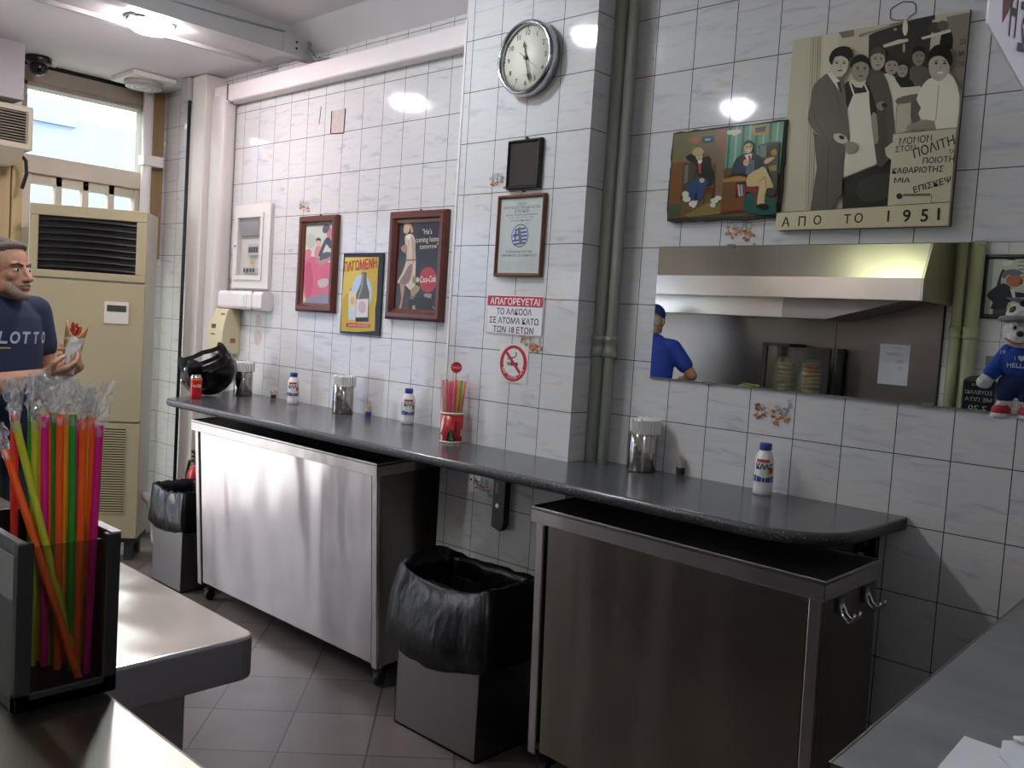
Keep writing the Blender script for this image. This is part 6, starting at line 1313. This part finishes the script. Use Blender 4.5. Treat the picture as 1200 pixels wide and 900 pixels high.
# ------------------------------------------------------------------ plush toy and sign hanging over the right counter
pc = Vector((1.406, -.879, 1.36)); Fp = (CAM-pc); Fp.z = 0; Fp = (Fp.normalized()-_r*.12).normalized(); Lp = Vector((0, 0, 1)).cross(Fp); k = 1.0
def P(l, f, u): return pc+Lp*l+Fp*f+Vector((0, 0, u))     # l: to the toy's own left (image right)
t = thing('plush_toy', 'white plush dog in a blue jersey and football hat hanging before the mirror', 'plush toy', P(0, 0, .11))
M_pw = mat('plush_white', '#c9c7c2', .95, bump=.5, bscale=(220, 220, 220), sheen=.3); M_pb = mat('plush_jersey_blue', '#173f8f', .9, bump=.3, bscale=(160, 160, 160)); M_ps = mat('plush_shorts_blue', '#16264f', .9); M_pr = mat('plush_shoe_red', '#a52631', .8); M_pk = mat('plush_black', '#101010', .6); M_pg = mat('plush_hat_grey', '#77787a', .9)
ax = (Lp, Fp, Vector((0, 0, 1)))
m = MB(); m.ball(P(0, .004, .138), (.030, .027, .030), ax, 22, 14); m.ball(P(0, .022, .127), (.021, .016, .016), ax, 16, 10)
for s_ in (-1, 1): m.chain([P(.034*s_, 0, .070), P(.046*s_, .008, .056)], [.010, .011], 12); m.ball(P(.049*s_, .010, .050), (.013, .012, .012), ax, 14, 8); m.chain([P(.016*s_, 0, .04), P(.017*s_, .003, .012)], [.012, .011], 12)
m.build('body', M_pw, t, remesh=.0026, smooth=3)
m = MB(); m.ball(P(0, 0, .085), (.032, .024, .032), ax, 20, 12); m.box(0, 0, 0, 0, 0, 0) if False else None
for s_ in (-1, 1): m.chain([P(.018*s_, 0, .104), P(.040*s_, .006, .066)], [.014, .014], 12)
m.build('jersey', M_pb, t, remesh=.0028, smooth=3)
m = MB(); m.ball(P(0, 0, .052), (.031, .024, .018), ax, 18, 10)
for s_ in (-1, 1): m.chain([P(.015*s_, 0, .05), P(.017*s_, .002, .032)], [.016, .0165], 12)
m.build('shorts', M_ps, t, remesh=.0028, smooth=2)
for s_ in (-1, 1):
    m = MB(); m.ball(P(.020*s_, .012, .004), (.015, .024, .013), ax, 16, 10); sh_ = m.build('shoe', M_pr, t); m = MB(); m.ball(P(.020*s_, .013, -.003), (.016, .025, .008), ax, 16, 8); m.build('sole', M_pw, sh_)
    m = MB()
    for q in range(3): m.cyl(P(.020*s_-.008, .014+.006*q, .0165-.001*q), P(.020*s_+.008, .016+.006*q, .0165-.001*q), .0011, seg=6)
    m.build('laces', M_pw, sh_)
    m = MB(); m.ball(P(.011*s_, .0285, .147), (.0062, .003, .0085), ax, 14, 8); e = m.build('eye', mat('plush_eye_white', '#d9d7d2', .4), t); m = MB(); m.ball(P(.009*s_, .0315, .144), (.0026, .0016, .0036), ax, 10, 6); m.build('pupil', M_pk, e)
m = MB(); m.ball(P(0, .039, .134), (.0058, .005, .005), ax, 14, 8); m.build('nose', M_pk, t)
m = MB(); m.tube([P(-.022, .030, .126), P(-.012, .037, .119), P(0, .0395, .117), P(.012, .037, .119), P(.022, .030, .126)], .0011, 6); m.build('mouth', M_pr, t)
m = MB(); m.ball(P(0, .0, .164), (.0285, .027, .026), ax, 22, 12); hat = m.build('football_hat', M_pw, t); m = MB(); m.lathe([(.026, -.003), (.037, -.004), (.040, .0), (.036, .005), (.026, .004)], P(0, .002, .158), (0, 0, 1), 30); m.build('brim', M_pg, hat)
m = MB()
for l_, u_ in ((-.013, .172), (.014, .168), (.0, .186)): q = P(l_, .0, u_); d_ = (q-P(0, 0, .164)).normalized()+Fp*.9; d_.normalize(); m.ball(P(0, 0, .164)+d_*.0265, (.0075, .0065, .002), basis(d_), 10, 6)
m.build('patch', M_pk, hat)
m = MB(); m.prism([P(-.020, .0, .188), P(.020, 0, .188), P(.030, .0, .196), P(-.030, 0, .194)], Fp*.02); m.build('crown_top', M_pg, hat, bevel=.003)
m = MB(); m.text('I ♥', P(.002, .0258, .090), Lp, ZU, .007); m.text('HELLAS', P(.002, .0262, .078), Lp, ZU, .008, w=.036, bold=.01); m.text('19', P(-.024, .0225, .099), (Lp+Fp*.3).normalized(), ZU, .007); m.build('jersey_print', mat('plush_print', '#c9ccd0', .8), t, flip=False)
m = MB(); m.tube([P(0, 0, .19), P(.0, .0, .5), Vector((P(0, 0, 0).x, P(0, 0, 0).y, 2.829))], .0008, 6); m.build('hanging_cord', mat('nylon_cord', '#c9c9c6', .3), t)
# hanging translucent sign, seen from behind
t = thing('hanging_sign', 'translucent hanging sign with reversed red and grey letters, cut by the top right corner', 'sign', (1.62, -1.35, 2.3))
c0 = Vector((1.484, -1.479, 1.82)); U3 = Vector((.70, .71, 0)).normalized(); up = Vector((0, 0, 1))
edge = [c0, c0+U3*.30+up*-.42, c0+U3*.55+up*-.42, c0+U3*.55+up*.62, c0+up*.62]; nn = U3.cross(up).normalized()
m = MB(); m.prism(edge, nn*.004); m.build('panel', mat('sign_acrylic', '#d9d6db', .35, alpha=.8), t)
m = MB()
m.prism([c0+U3*.014+up*.035, c0+U3*.0165+up*.001, c0+U3*.031+up*.035, c0+U3*.09+up*.16, c0+U3*.05+up*.16], nn*.001, 1)
for k in range(len(m.bm.verts)): pass
for v_ in m.bm.verts: v_.co += nn*.0042
slope = (U3+up*-1.15).normalized()
for q, ch in enumerate('ΗΣΑΚΙΑ'):
    b_ = c0+U3*(.028+.0115*q)+up*(-.012-.0145*q)+nn*.0055
    m.text(ch, b_, (-U3+up*.25).normalized(), up, .05, 0, w=.0085, bold=.02)
    m.text(ch, b_+up*.072+U3*.004, (-U3+up*.25).normalized(), up, .05, 0, w=.0085, bold=.02)
m.build('lettering', [mat('sign_letter_grey', '#4b4149', .5), mat('sign_arrow_red', '#6a4744', .5)], t, flip=False)
m = MB()
for a_ in (.05, .5): m.cyl(c0+U3*a_+up*.61, Vector((c0+U3*a_).to_2d().to_3d())+up*2.829, .0015, seg=6)
m.build('suspension_wire', M_chrome, t)
